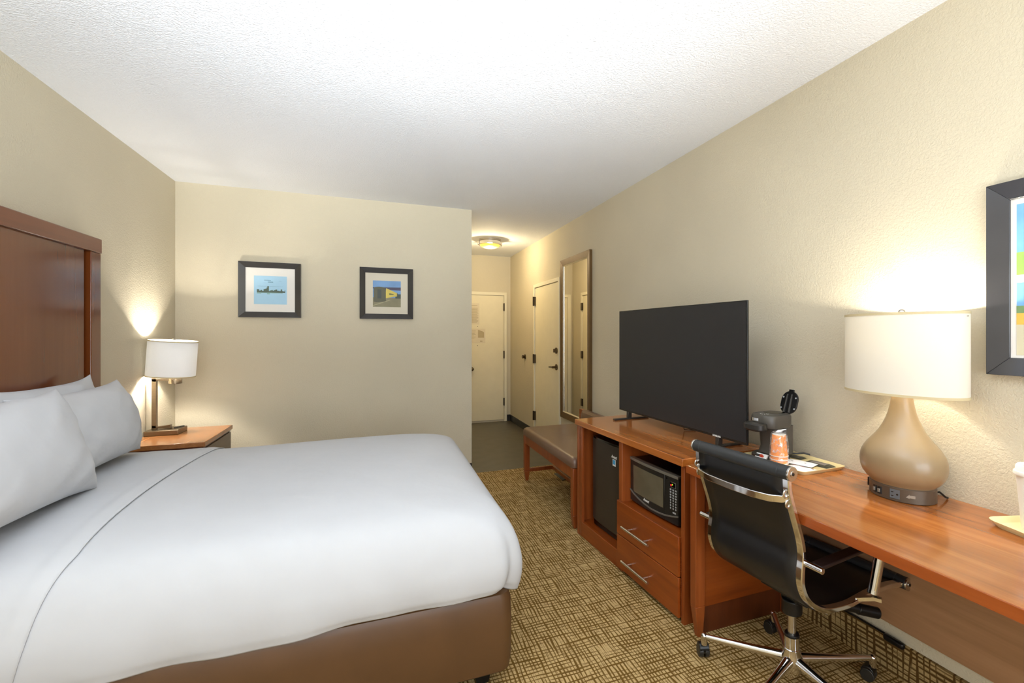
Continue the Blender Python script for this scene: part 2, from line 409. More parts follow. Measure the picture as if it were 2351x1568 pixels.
# connecting door (door_2) in the right wall
d2 = struct('door_2', MB().box(XR-.010, XR-.001, 4.925, 5.772, 0.015, 1.892), DOORP, smooth=False)
obj('door_frame', MB().box(XR-.022, XR, 4.870, 4.918, 0, 1.94).box(XR-.022, XR, 5.779, 5.822, 0, 1.94).box(XR-.022, XR, 4.918, 5.779, 1.898, 1.94), TRIMP, d2, bevel=.003)
for z in (1.729, 1.002, 0.282):
    obj('hinge', MB().box(XR-.032, XR-.011, 5.745, 5.80, z-.055, z+.055).cyl((XR-.034, 5.777, z-.058), (XR-.034, 5.777, z+.058), .008, n=10), HINGE, d2)
obj('deadbolt', MB().cyl((XR-.010, 4.985, 1.128), (XR-.022, 4.985, 1.128), .034).box(XR-.05, XR-.02, 4.979, 4.991, 1.108, 1.148), BRONZE, d2)
obj('lever_handle', MB().cyl((XR-.010, 4.985, .943), (XR-.020, 4.985, .943), .034).cyl((XR-.02, 4.985, .943), (XR-.06, 4.985, .943), .012).tube([(XR-.058, 4.975, .943), (XR-.060, 5.03, .943), (XR-.058, 5.10, .940)], [.013, .011, .009]), BRONZE, d2)
# bathroom door (door_3) on the hall's left wall, seen in the mirror
d3 = struct('door_3', MB().box(0.808, 0.818, 5.82, 6.60, 0.015, 1.89), DOORP, smooth=False)
obj('door_frame', MB().box(0.807, 0.829, 5.765, 5.813, 0, 1.94).box(0.807, 0.829, 6.607, 6.655, 0, 1.94).box(0.807, 0.829, 5.813, 6.607, 1.896, 1.94), TRIMP, d3, bevel=.003)
for z in (1.729, 1.002, 0.282):
    obj('hinge', MB().box(0.819, 0.84, 6.58, 6.63, z-.055, z+.055), HINGE, d3)
o = obj('wall_door_stop', MB().cyl((XR, 6.249, 1.004), (XR-.012, 6.249, 1.004), .034).cyl((XR-.012, 6.249, 1.004), (XR-.045, 6.249, 1.004), .018, .024), BRONZE, bevel=.002)
tag(o, 'small round bronze door bumper on the hallway wall between the two doors', 'door stop')
def notice(x0, x1, z0, z1, label, kind):
    t = thing('paper_notice', label, 'paper notice', (0, 0, 0))
    y = YE-.0125
    obj('sheet', MB().box(x0, x1, y-.0012, y, z0, z1), NOTICE, t, smooth=False)
    b = MB()
    if kind == 0:
        b.box(x0+.02, x1-.03, y-.0018, y-.0012, z1-.035, z1-.028)
        z = z1-.07
        while z > z0+.03:
            b.box(x0+.015, x1-.015-random.random()*.03, y-.0018, y-.0012, z-.006, z); z -= .013
    else:
        b.prism([(x1-.11, z0+.08), (x1-.02, z0+.08), (x1-.02, z1-.055), (x1-.05, z1-.035), (x1-.11, z1-.015)], 'y', y-.0018, y-.0012)
        z = z1-.03
        while z > z0+.06:
            b.box(x0+.02, x0+.10+random.random()*.03, y-.0018, y-.0012, z-.005, z); z -= .018
        b.box(x1-.08, x1-.045, y-.0018, y-.0012, z0+.02, z0+.035)
    obj('printing', b, NOTEINK, t, smooth=False)
notice(1.19, 1.372, 1.455, 1.768, 'tall paper notice full of fine text on the entry door, above the floor map', 0)
notice(1.19, 1.462, 1.180, 1.392, 'lower paper notice with a grey floor map on the entry door', 1)

# ------------------------------------------------------------------ hall ceiling light
cl = thing('ceiling_light', 'round flush ceiling light with nickel band and glowing amber bowl in the entry hall', 'ceiling light', (1.27, 5.83, H))
obj('canopy', MB().lathe([(.135, 0), (.135, -.018), (.125, -.022), (.125, -.032), (.145, -.036), (.145, -.066), (.125, -.07), (.10, -.07), (.10, -.001)][::-1], close=True), NICKEL, cl, recalc=True)
obj('glass_bowl', MB().lathe([(.123*math.cos(a*pi/20), -.068-.042*math.sin(a*pi/20)) for a in range(0, 10)] + [(.001, -.11)], n=40), GLOWG, cl, recalc=True)
for a in (0.2, pi/2+.5, pi+.2):
    obj('clip', MB().box(.138, .158, -.016, .016, -.078, -.028).xf(Matrix.Rotation(a, 4, 'Z')), NICKEL, cl, bevel=.003)
light('hall_lamp', 'POINT', (1.27, 5.83, 2.335), 16, (1.0, 0.82, 0.52), radius=.03)

# ------------------------------------------------------------------ mirror on the right wall
mr = thing('wall_mirror', 'tall narrow mirror in a bronze-brown frame on the right wall beyond the bench', 'mirror', (XR, 4.435, 0))
y0, y1, z0, z1, fw = -.388, .388, .42, 2.105, .062
def frame_x(x_out, x_in, y0, y1, z0, z1, fw, xi2=None):
    # mitred frame on a wall facing -x: section rises from the outer edge
    xi = x_in if xi2 is None else xi2
    b = MB()
    O = [(y0,z0),(y1,z0),(y1,z1),(y0,z1)]; I = [(y0+fw,z0+fw),(y1-fw,z0+fw),(y1-fw,z1-fw),(y0+fw,z1-fw)]
    for k in range(4):
        j = (k+1) % 4
        vs = [(0,*O[k]),(0,*O[j]),(x_out,*O[j]),(x_out,*O[k]),(0,*I[k]),(0,*I[j]),(xi,*I[j]),(xi,*I[k])]
        b.add(vs, [(0,1,2,3),(3,2,6,7),(7,6,5,4),(0,4,5,1),(0,3,7,4),(1,5,6,2)])
    return b
obj('mirror_frame', frame_x(-.030, 0, y0, y1, z0, z1, fw, -.022), GOLDF, mr, recalc=True, bevel=.002)
obj('inner_lip', frame_x(-.024, 0, y0+fw, y1-fw, z0+fw, z1-fw, .010, -.016), SILVF, mr, recalc=True, label='bright silver inner lip')
obj('glass', MB().box(-.012, -.006, y0+fw+.005, y1-fw-.005, z0+fw+.005, z1-fw-.005), MIRROR, mr, smooth=False)

# ------------------------------------------------------------------ pictures
def frame_y(yo, yi, x0, x1, z0, z1, fw):
    b = MB(); O = [(x0,z0),(x1,z0),(x1,z1),(x0,z1)]; I = [(x0+fw,z0+fw),(x1-fw,z0+fw),(x1-fw,z1-fw),(x0+fw,z1-fw)]
    for k in range(4):
        j = (k+1) % 4
        f = lambda p, y: (p[0], y, p[1])
        vs = [f(O[k],0),f(O[j],0),f(O[j],yo),f(O[k],yo),f(I[k],0),f(I[j],0),f(I[j],yi),f(I[k],yi)]
        b.add(vs, [(0,1,2,3),(3,2,6,7),(7,6,5,4),(0,4,5,1),(0,3,7,4),(1,5,6,2)])
    return b
P1 = thing('framed_picture', 'black-framed pale blue print of a city skyline mirrored in water, nearer the bedside lamp', 'framed picture', (-.82, YB, 0))
obj('picture_frame', frame_y(-.034, -.018, -.218, .218, 1.448, 1.893, .045), FRAME, P1, recalc=True, bevel=.0015)
obj('mat_board', MB().box(-.174, .174, -.012, -.004, 1.492, 1.849), MAT_, P1, smooth=False)
obj('print', MB().box(-.115, .115, -.0132, -.012, 1.555, 1.784), plain('pale_blue_print', rgb(168,208,232), 0.6, var=0.03), P1, smooth=False)
sk = MB(); x = -.095; yy = -.0140
for w, hh in [(.016,.024),(.012,.014),(.010,.020),(.012,.012),(.010,.026),(.012,.030),(.006,.040),(.011,.052),(.008,.012),(.012,.018),(.008,.022),(.012,.016),(.010,.022),(.012,.026),(.014,.016),(.014,.014),(.010,.028),(.010,.014),(.010,.012),(.004,.022)]:
    sk.box(x, x+w, yy, -.0132, 1.650, 1.650+hh); x += w*.93
obj('skyline', sk, plain('skyline_ink', rgb(84,100,88), 0.6, var=0.3), P1, smooth=False)
rf = MB(); x = -.095
for w, hh in [(.03,.010),(.04,.006),(.02,.014),(.04,.006),(.05,.005)]:
    rf.box(x, x+w, yy+.0004, -.0132, 1.650-hh, 1.650); x += w
obj('water_reflection', rf, plain('reflection_ink', rgb(140,178,178), 0.6), P1, smooth=False)
tx = MB()
for (x0, x1, z0, z1) in [(-.045,-.005,1.748,1.751),(-.004,.002,1.747,1.750),(-.09,.09,1.6995,1.7005),(-.055,-.03,1.728,1.7285),(.06,.078,1.745,1.746)]:
    tx.box(x0, x1, yy, -.0132, z0, z1)
for k in range(8):   # eight bold letters, too small to read in the photograph
    tx.box(-.019+k*.0047, -.019+k*.0047+.0036, yy, -.0132, 1.732, 1.738)
obj('lettering', tx, plain('print_ink', rgb(92,128,150), 0.6), P1, smooth=False)
P2 = thing('framed_picture', 'black-framed photograph of a yellow train carriage, nearer the hallway corner', 'framed picture', (.061, YB, 0))
obj('picture_frame', frame_y(-.034, -.018, -.219, .219, 1.446, 1.893, .045), FRAME, P2, recalc=True, bevel=.0015)
obj('mat_board', MB().box(-.175, .175, -.012, -.004, 1.49, 1.849), plain('ivory_mat', rgb(214,206,186), 0.7, var=0.01), P2, smooth=False)
px0, pz0, ps = -.114, 1.552, .23
def pic(name, poly, col, k):
    o = obj(name, MB().prism([(px0+a*ps, pz0+b*ps) for a, b in poly], 'y', -.0122-.0002*k, -.012), plain(name+'_ink', col, 0.6, var=0.12), P2, smooth=False)
pic('sky', [(0,0),(1,0),(1,1),(0,1)], rgb(116,156,202), 1)
pic('ground', [(0,0),(1,0),(1,.36),(0,.36)], rgb(136,130,100), 2)
pic('tree_line', [(.8,.33),(1,.33),(1,.5),(.9,.5),(.86,.55),(.8,.5)], rgb(70,80,70), 3)
pic('bridge', [(.35,.66),(1,.64),(1,.76),(0,.74),(0,.7)], rgb(76,72,92), 4)
pic('carriage_side', [(.44,.33),(.76,.40),(.86,.41),(.86,.54),(.47,.72)], rgb(214,194,92), 5)
pic('carriage_windows', [(.58,.46),(.74,.47),(.74,.50),(.58,.53)], rgb(104,110,70), 6)
pic('carriage_end', [(.03,.20),(.12,.17),(.46,.21),(.46,.70),(.38,.75),(.22,.77),(.08,.75),(.03,.70)], rgb(92,92,72), 7)
pic('carriage_door', [(.16,.32),(.30,.32),(.30,.66),(.16,.66)], rgb(70,76,70), 8)
pic('rail', [(0,.03),(.62,.26),(.62,.28),(0,.06)], rgb(172,164,128), 9)
P3 = thing('framed_picture', 'large black frame with white mat and small photographs, right of the ceramic lamp', 'framed picture', (XR, .50, 0))
obj('picture_frame', frame_x(-.034, 0, -.42, .422, 1.184, 1.788, .055, -.018), FRAME2, P3, recalc=True, bevel=.0015)
obj('mat_board', MB().box(-.012, -.004, -.37, .370, 1.236, 1.736), MAT_, P3, smooth=False)
for (ya, yb) in ((.352, .16), (.13, -.06), (-.09, -.28)):
    for row, (za, zb) in enumerate(((1.496, 1.715), (1.248, 1.472))):
        q = thing_part = MB().box(-.0128, -.012, yb, ya, za, zb)
        po = obj('photo_print', q, plain('photo_sky', rgb(120,176,228), 0.5, var=0.15), P3, smooth=False)
        hgt = zb-za
        if row == 0:
            obj('lawn', MB().box(-.0134, -.0128, yb, ya, za, za+hgt*.32), plain('photo_lawn', rgb(150,196,92), 0.5, var=0.15), po, smooth=False)
            sb = MB(); yq = yb+.005
            while yq < ya-.03:
                w = random.uniform(.012, .03); sb.box(-.0136, -.0128, yq, yq+w, za+hgt*.32, za+hgt*random.uniform(.45, .75)); yq += w+.004
            obj('buildings', sb, plain('photo_city', rgb(70,118,140), 0.5, var=0.2), po, smooth=False)
        else:
            obj('beach', MB().box(-.0134, -.0128, yb, ya, za, za+hgt*.45), plain('photo_sand', rgb(214,206,176), 0.5, var=0.08), po, smooth=False)
            obj('yellow_house', MB().box(-.0138, -.0128, yb+.09, ya, za+hgt*.42, za+hgt*.58), plain('photo_yellow', rgb(226,186,84), 0.5), po, smooth=False)
            obj('hills', MB().box(-.0136, -.0128, yb, ya, za+hgt*.58, za+hgt*.68), plain('photo_hills', rgb(120,150,100), 0.5, var=0.2), po, smooth=False)

# ------------------------------------------------------------------ headboard
hb = thing('headboard', 'tall dark cherry panelled headboard on the left wall behind the pillows', 'headboard', (XL, 2.49, 0))
Y0, Y1 = -.827, .827
obj('panel', MB().box(.004, .046, Y0+.125, Y1-.125, .12, 1.75), WHEAD, hb, bevel=.003)
for s in (-1, 1):
    obj('stile', MB().box(.004, .060, s*(Y1-.094), s*Y1, .0, 1.745), WHEAD, hb, bevel=.004)
    obj('groove_board', MB().box(.004, .022, s*(Y1-.125), s*(Y1-.094), .1, 1.75), WSHADE, hb, smooth=False)  # recessed board in the shaded tone, painting the groove's shadow
obj('top_rail', MB().box(.002, .064, Y0-.002, Y1+.002, 1.745, 1.822), WHRAIL, hb, bevel=.004)

# ------------------------------------------------------------------ bed
bx0, bx1, by0, by1 = -1.385, .462, 1.712, 3.285
bd = thing('bed', 'queen bed with brown vinyl wrapped base and white mattress, head against the headboard', 'bed', (0, 0, 0))
def rrect(x0, x1, y0, y1, r, n=6):
    p = []
    for (cx, cy, a0) in ((x1-r, y1-r, 0), (x0+r, y1-r, pi/2), (x0+r, y0+r, pi), (x1-r, y0+r, 1.5*pi)):
        for k in range(n+1): a = a0 + (pi/2)*k/n; p.append((cx+r*math.cos(a), cy+r*math.sin(a)))
    return p
def loft(rings, caps=True):
    b = MB(); n = len(rings[0]); vs = [p for r in rings for p in r]; fs = []
    for i in range(len(rings)-1):
        for k in range(n): fs.append((i*n+k, i*n+(k+1)%n, (i+1)*n+(k+1)%n, (i+1)*n+k))
    if caps: fs += [tuple(range(n-1,-1,-1)), tuple(range((len(rings)-1)*n, len(rings)*n))]
    return b.add(vs, fs)
rings = []
for (z, ins) in ((.058,.055),(.062,.025),(.08,.006),(.12,0),(.25,-.001),(.33,.002),(.352,.010),(.365,.03)):
    rings.append([(x, y, z + (.006*math.sin(x*9)+.004*math.sin(x*23+1) if z < .1 else 0)) for x, y in rrect(bx0+ins, bx1-ins, by0+ins, by1-ins, .045)])
obj('box_spring', loft(rings), VINYL, bd, label='box spring base wrapped in brown vinyl')
for fx in (-1.3, .36):
    for fy in (1.80, 3.2):
        obj('bed_foot', MB().frustum((fx-.022, fx+.022, fy-.022, fy+.022), (fx-.034, fx+.034, fy-.034, fy+.034), 0, .062), BLACKP, bd, bevel=.003)
obj('mattress', loft([[(x, y, z) for x, y in rrect(bx0+.01, bx1-.02-i, by0+.01+i, by1-.01-i, .08)] for z, i in ((.366,.05),(.38,.03),(.57,.03),(.60,.06))]), CLOTH, bd)
PROF = [(.012,.352),(.004,.368),(-.004,.385),(-.012,.42),(-.016,.46),(-.014,.50),(-.006,.545),(.008,.585),(.028,.62),(.055,.648),(.09,.668),(.14,.684),(.21,.698),(.30,.709),(.42,.717),(.55,.722),(.70,.724),(.7984,.7243)]
def prof_at(t):
    t = t*(len(PROF)-1); i = min(int(t), len(PROF)-2); f = t-i
    p0, p1, p2, p3 = (PROF[max(0, min(len(PROF)-1, j))] for j in (i-1, i, i+1, i+2))
    return tuple(.5*((2*b)+(-a+c)*f+(2*a-5*b+4*c-d)*f*f+(-a+3*b-3*c+d)*f**3) if t < len(PROF)-1.001 else PROF[-1][k] for k, (a, b, c, d) in enumerate(zip(p0, p1, p2, p3)))
def bed_outline(ins, s, xh, off):
    # open path head-near -> foot -> head-far, parameter s in 0..1
    x1 = bx1 + .012 - ins*.95 + off; y0 = by0 - .012 + ins - off; y1 = by1 + .012 - ins + off
    r = max(.0001, min(.10+.9*max(0, ins), (y1-y0)/2-.0001))
    L1 = x1-r-xh; La = pi/2*r; L2 = (y1-y0)-2*r
    # fixed allocation so that the rings line up
    if s < .36: q = s/.36; return (xh+L1*q, y0, 0, -1)
    if s < .46: a = (s-.36)/.10*pi/2; return (x1-r+r*math.sin(a), y0+r-r*math.cos(a), math.sin(a), -math.cos(a))
    if s < .54: q = (s-.46)/.08; return (x1, y0+r+L2*q, 1, 0)
    if s < .64: a = (s-.54)/.10*pi/2; return (x1-r+r*math.cos(a), y1-r+r*math.sin(a), math.cos(a), math.sin(a))
    q = (s-.64)/.36; return (x1-r-L1*q, y1, 0, 1)
def duvet_pt(s, t, xh=-1.36, off=0):
    ins, z = prof_at(t); x, y, nx, ny = bed_outline(ins, s, xh, off)
    hem = max(0, 1-t*3.2)
    wob = hem*(.006*math.sin(x*11+y*6)+.004*math.sin(x*27+1.3))
    x += nx*wob; y += ny*wob
    z += off*(1 if t > .5 else .3)
    if t < .25: z += (1-t/.25)*(.010*math.sin(x*4.2+.8)+.004*math.sin(x*13+y*9))
    # pleat where the cover is folded round the near foot corner
    d = (s-.435)/.022
    bmp = math.exp(-d*d)*max(0, 1-t/.52)
    x += nx*.040*bmp; y += ny*.014*bmp
    d2 = (s-.405)/.012; c = math.exp(-d2*d2)*max(0, 1-t/.45); x -= nx*.022*c; y -= ny*.022*c
    if t < .12 and .39 < s < .47: z += -.02*math.exp(-((s-.435)/.02)**2)*(1-t/.12) + .02*math.exp(-((s-.40)/.01)**2)*(1-t/.12)
    # soft sag and low ripples over the top
    z += .004*math.sin(x*3.1+y*2.2)*min(1, t*1.5) + .0025*math.sin(x*7-y*5)*min(1, t)
    return (x, y, z)
dv = thing('duvet', 'smooth white top sheet and blanket covering the bed, hem hanging over the brown base', 'bedding', (0, 0, 0))
SS = [i/60*.36 for i in range(60)] + [.36+.10*i/26 for i in range(26)] + [.46+.08*i/26 for i in range(26)] + [.54+.10*i/26 for i in range(26)] + [.64+.36*i/60 for i in range(61)]
def gridS(f, S, nt):
    b = MB(); vs = [f(s, j/nt) for s in S for j in range(nt+1)]; fs = []
    for i in range(len(S)-1):
        for j in range(nt): fs.append((i*(nt+1)+j, (i+1)*(nt+1)+j, (i+1)*(nt+1)+j+1, i*(nt+1)+j+1))
    return b.add(vs, fs)
obj('cover', gridS(duvet_pt, SS, 51), CLOTH, dv, solid=.004, weld=.0006)
# the folded-back cuff: same cross section, head end of the bed, lying on the cover
CT = [j/60 for j in range(61)]
def cuff(u, v):
    # u across the bed 0..1 (near hem, over, far hem), v along x
    t = u*2 if u < .5 else (1-u)*2; ins, z = prof_at(min(1, t))
    xe = -.805 - .105*max(0, .6-t)/.6
    x = -1.36 + (xe+1.36)*v
    o = .0045 + .001*math.sin(v*9) + .001*math.sin(v*21+u*14)
    o -= max(0, v-.9)/.1*.002
    if abs(v-.93) < .05: o += .003*(1-abs(v-.93)/.05)
    y = (by0-.012+ins-o) if u < .5 else (by1+.012-ins+o)
    if t < .25: z += (1-t/.25)*.008*math.sin(x*5)
    z += .004*math.sin(x*3.1+y*2.2)*min(1, t*1.5) + .0025*math.sin(x*7-y*5)*min(1, t) + o*(1 if t > .4 else .3)
    return (x, y, z)
obj('folded_cuff', MB().grid(cuff, 102, 60), CLOTH, dv, solid=.003, recalc=False)

def pillow(name_label, cx, cy, cz, w, h, th, rx, rz, seed=0, ears=(1,1,1,1), top=0):
    # local: X = width, Z = height, Y = thickness; rx = lean, rz = turn
    rnd = random.Random(seed); ph = [rnd.uniform(0, 6.28) for _ in range(6)]
    o = thing('pillow', name_label, 'pillow', (cx, cy, cz), rz)
    def P(u, v, side):
        a = u*2-1; b = v*2-1
        # sides curve inward between the corners
        ku = 1 - .05*(1-b*b)*abs(a)**2; kv = 1 - .05*(1-a*a)*abs(b)**2
        ei = ears[(1 if a > 0 else 0) + (2 if b > 0 else 0)]
        e = (abs(a)*abs(b))**5*ei
        X = a*w/2*ku*(1+.06*e); Z = b*h/2*kv*(1+.10*e)
        prof = (max(0, 1-abs(a)**2.6)*max(0, 1-abs(b)**2.6))**.52
        T = th/2*prof
        crease = .016*math.sin(6*a+4*b+ph[0])*prof*(abs(a)**2+abs(b)**2)*.6 + 0.010*math.sin(13*a-9*b+ph[1])*prof*abs(a*b) + .005*math.sin(17*(a+b)+ph[2])*abs(a)**3*prof
        Y = side*(T+crease)
        if b > .4: X += .006*math.sin(a*14+ph[3])*(b-.4)
        Z += top*math.sin(a*9+ph[4])*max(0, b)**3*(1-abs(a)**4)
        return Vector((X, Y, Z))
    n = 44; b = MB(); R = Matrix.Rotation(rx, 4, 'X')
    for side in (-1, 1):
        b.grid(lambda u, v: tuple(R @ P(u, v, side)), n, n, flip=(side > 0))
    import bmesh
    me = bpy.data.meshes.new('case'); me.from_pydata(b.v, [], b.f)
    bm = bmesh.new(); bm.from_mesh(me); bmesh.ops.remove_doubles(bm, verts=bm.verts, dist=.0004); bmesh.ops.recalc_face_normals(bm, faces=bm.faces); bm.to_mesh(me); bm.free()
    me.materials.append(PILLOWM); me.shade_smooth()
    c = bpy.data.objects.new('pillowcase', me); C.objects.link(c); c.parent = o
    m = c.modifiers.new('sub', 'SUBSURF'); m.levels = 1; m.render_levels = 1
    return o
PZ = .735
# facing +x: turn local X (width) onto world Y, front (-Y local) onto +x
rz = pi/2
def put_pillow(label, xb, yc, w, h, th, lean, seed, dz=0, turn=0, top=.0, ears=(1,1,1,1)):
    # xb = x of the bottom centre, lean tips the top towards the headboard
    cz = PZ + dz + h/2*math.cos(lean); cx = xb - h/2*math.sin(lean)
    return pillow(label, cx, yc, cz, w, h, th, -lean, rz+turn, seed, ears, top)
put_pillow('back white pillow whose pointed corner rises above the far front pillow', -1.265, 2.745, .68, .36, .15, .20, 3, dz=.006, ears=(1,1,1,1.5))
put_pillow('back white pillow hidden behind the nearest front pillow', -1.265, 1.97, .70, .34, .15, .20, 5, dz=.006)
put_pillow('far front white pillow leaning beside the bedside lamp', -1.105, 2.62, .78, .345, .22, .26, 11, dz=.010, turn=.02, ears=(1,.6,1,1.0))
put_pillow('nearest front white pillow, cut off by the left edge', -1.015, 1.925, .80, .375, .24, .30, 23, dz=.008, turn=-.05, top=.004, ears=(1,1,1,.9))

# ------------------------------------------------------------------ nightstand and bedside lamp
ns = thing('nightstand', 'low cherry-topped nightstand between the bed and the far wall', 'nightstand', (XL, 3.605, 0))
obj('top', MB().box(.012, .44, 0, .605, .610, .64), NSTOP, ns, bevel=.003)
obj('body', MB().box(.012, .424, .012, .593, .05, .600), NSSIDE, ns, bevel=.002)
obj('drawer', MB().box(.424, .434, .022, .583, .42, .594), NSSIDE, ns, bevel=.002)
obj('drawer', MB().box(.424, .434, .022, .583, .07, .410), NSSIDE, ns, bevel=.002)
obj('shadow_gap_strip', MB().box(.02, .43, .006, .599, .600, .610), WSHADE, ns, smooth=False)
obj('plinth', MB().box(.02, .40, .02, .585, 0, .05), WSHADE, ns, smooth=False)

lp = thing('bedside_lamp', 'lit brushed metal bedside lamp with white drum shade on the nightstand', 'table lamp', (-1.29, 4.0, .64))
obj('base', MB().box(-.144, .040, -.07, .10, 0, .032), PEWTER, lp, bevel=.003)
obj('post', MB().tube([(.0-.022, .01, .046), (-.112, .01, .046), (-.112, .01, .366), (-.022, .01, .366)], .013, flat=(.0135, .0135), up=(0,1,0)), PEWTER, lp, smooth=False, bevel=.002)
# square corners of the C-shaped post
obj('post_corner', MB().box(-.1255, -.0985, -.0035, .0235, .0325, .0595), PEWTER, lp, bevel=.002)
obj('post_corner', MB().box(-.1255, -.0985, -.0035, .0235, .3525, .3795), PEWTER, lp, bevel=.002)
obj('socket_cup', MB().cyl((0, .01, .336), (0, .01, .378), .037), PEWTER, lp, bevel=.002)
for k, (dx, dy) in enumerate(((-.002, .03), (.008, .055), (.018, .08))):
    obj('outlet_button', MB().cyl((dx, dy, .032), (dx, dy, .036), .012, n=16), BLACKP, lp)
def drum(ax, ay, z0, z1, th=.0015, n=64):
    return MB().lathe([((ax, ay), z0), ((ax, ay), z1), ((ax-th, ay-th), z1), ((ax-th, ay-th), z0)], n=n, close=True)
shade_tilt = Matrix.Translation((-.017, .01, .51)) @ Matrix.Rotation(math.radians(4.5), 4, Vector((s_:=0.37, 0.93, 0))) @ Matrix.Translation((.017, -.01, -.51))
def tilt(b): return b.xf(shade_tilt)
b = drum(.134, .134, .389, .629); b.v = [(v[0]-.017, v[1]+.01, v[2]) for v in b.v]
sh1 = obj('lamp_shade', tilt(b), SHADE1, lp, recalc=True)
for z in (.386, .623):
    b = drum(.1352, .1352, z, z+.007, .002); b.v = [(v[0]-.017, v[1]+.01, v[2]) for v in b.v]
    obj('shade_hem', tilt(b), SEAM, sh1, recalc=True)
obj('harp', tilt(MB().tube([(-.017, .01, .37), (-.017, .05, .42), (-.017, .06, .50), (-.017, .05, .58), (-.017, .01, .622), (-.017, -.03, .58), (-.017, -.04, .50), (-.017, -.03, .42), (-.017, .01, .37)], .002, 8)), NICKEL, lp)
obj('spider', tilt(MB().cyl((-.150, .01, .617), (.116, .01, .617), .0018, n=8).cyl((-.017, -.123, .617), (-.017, .143, .617), .0018, n=8)), NICKEL, lp)
obj('finial', tilt(MB().ball((-.017, .01, .634), .011)), NICKEL, lp)
obj('bulb', MB().lathe([(.012, .40), (.018, .42), (.028, .45), (.028, .475), (.018, .495), (.002, .503)], -.017, .01, n=24), plain('glowing_bulb', rgb(255,250,240), 0.4, emit=((1,.97,.9,1), 8)), lp, recalc=True)
light('bedside_bulb_light', 'POINT', (-1.307, 4.01, .64+.48), 60.0, (1.0, 0.93, 0.82), radius=.034)

# ------------------------------------------------------------------ cabinet unit (rotated slightly off the wall)
A = (1.272, 1.80); ROT = math.radians(93.12)
# local axes: X runs left along the front, Y points out to the room (front = 0, back = negative)
cb = thing('media_cabinet', 'cherry media cabinet with mini fridge bay, microwave niche and two drawers', 'cabinet', (A[0], A[1], 0), ROT)
obj('top', MB().box(-.012, 1.108, -.51, .014, .717, .752), WTOPX, cb, bevel=.003)
obj('side_panel', MB().box(-.006, .016, -.50, 0, 0, .717), WUP, cb, bevel=.002)
obj('side_panel', MB().box(1.075, 1.100, -.50, 0, 0, .717), WUP, cb, bevel=.002)
obj('front_stile', MB().box(1.034, 1.0745, -.022, -.002, 0, .717), WUP, cb, bevel=.002)
obj('divider', MB().box(.531, .566, -.49, -.001, 0.0, .717), WUP, cb, bevel=.002)
obj('back_panel', MB().box(.016, 1.075, -.50, -.49, .02, .717), WSHADE, cb, smooth=False)
obj('niche_shelf', MB().box(.016, .531, -.49, -.004, .362, .386), WFRONT, cb, bevel=.002)
obj('bay_floor', MB().box(.566, 1.075, -.49, -.024, .06, .088), WFRONT, cb, bevel=.002)
obj('bay_rail', MB().box(.566, 1.034, -.022, -.002, 0.0, .096), WFRONT, cb, bevel=.003)
obj('plinth', MB().box(.016, .531, -.05, -.03, 0, .07), WSHADE, cb, smooth=False)
for (z0, z1, hz) in ((.209, .392, .281), (.024, .205, .098)):
    dr = obj('drawer', MB().box(.018, .529 if False else .562, -.001, .015, z0, z1), WFRONT, cb, bevel=.0025)
    hd = obj('handle', MB().cyl((.212, .048, hz), (.460, .048, hz), .0068, n=14).cyl((.262, .014, hz), (.262, .048, hz), .0045, n=10).cyl((.410, .014, hz), (.410, .048, hz), .0045, n=10), SATIN, dr, label='brushed nickel bar handle')

fr = thing('mini_fridge', 'black mini fridge in the left bay of the cabinet', 'fridge', (A[0], A[1], 0), ROT)
obj('body', MB().box(.585, 1.0, -.46, -.105, .105, .668), BLACKP, fr, bevel=.004)
def fdoor(u, v):
    x = .59 + .40*u; z = .125+.535*v
    return (x, -.060+.012*(1-(2*u-1)**4), z)
dm = MB().grid(fdoor, 24, 6, flip=True); k = len(dm.v)
dpoly = [(x, y) for x, y, z in [fdoor(i/24, 0) for i in range(25)]]
fdr = obj('door', MB().prism([(.59, -.104)] + dpoly + [(.99, -.104)], 'z', .135, .650), FRIDGE, fr, recalc=True, bevel=.003)
obj('pull_grip', MB().prism([(.60, -.10), (.60, -.058), (.70, -.046), (.88, -.046), (.98, -.058), (.98, -.10)], 'z', .650, .664), BLACKG, fdr, recalc=True, bevel=.002)
obj('toe_kick', MB().box(.60, .99, -.11, -.068, .091, .132), BLACKG, fr, bevel=.003)
for fx in (.63, .96):
    for fy in (-.14, -.42):
        obj('foot', MB().cyl((fx, fy, .088), (fx, fy, .106), .015, n=14), BLACKP, fr)
def lay_text(s, size, X, Y, Z, mat, parent, name='logo', shear=.25, bold=True):
    m = text_mb(s, size, bold, shear)
    # text x -> -X local (reads left to right from the front), text y -> Z, text z -> +Y
    m.v = [(X - v[0], Y + v[2], Z + v[1]) for v in m.v]
    return obj(name, m, mat, parent, smooth=False, recalc=False)
lay_text('Avanti', .024, .700, -.0476, .588, WHT, fdr)
stk = obj('energy_sticker', MB().box(.682, .716, -.0485, -.0474, .536, .574), WHT, fdr, smooth=False)
obj('sticker_print', MB().box(.686, .712, -.0474, -.047, .545, .571), BLUES, stk, smooth=False)

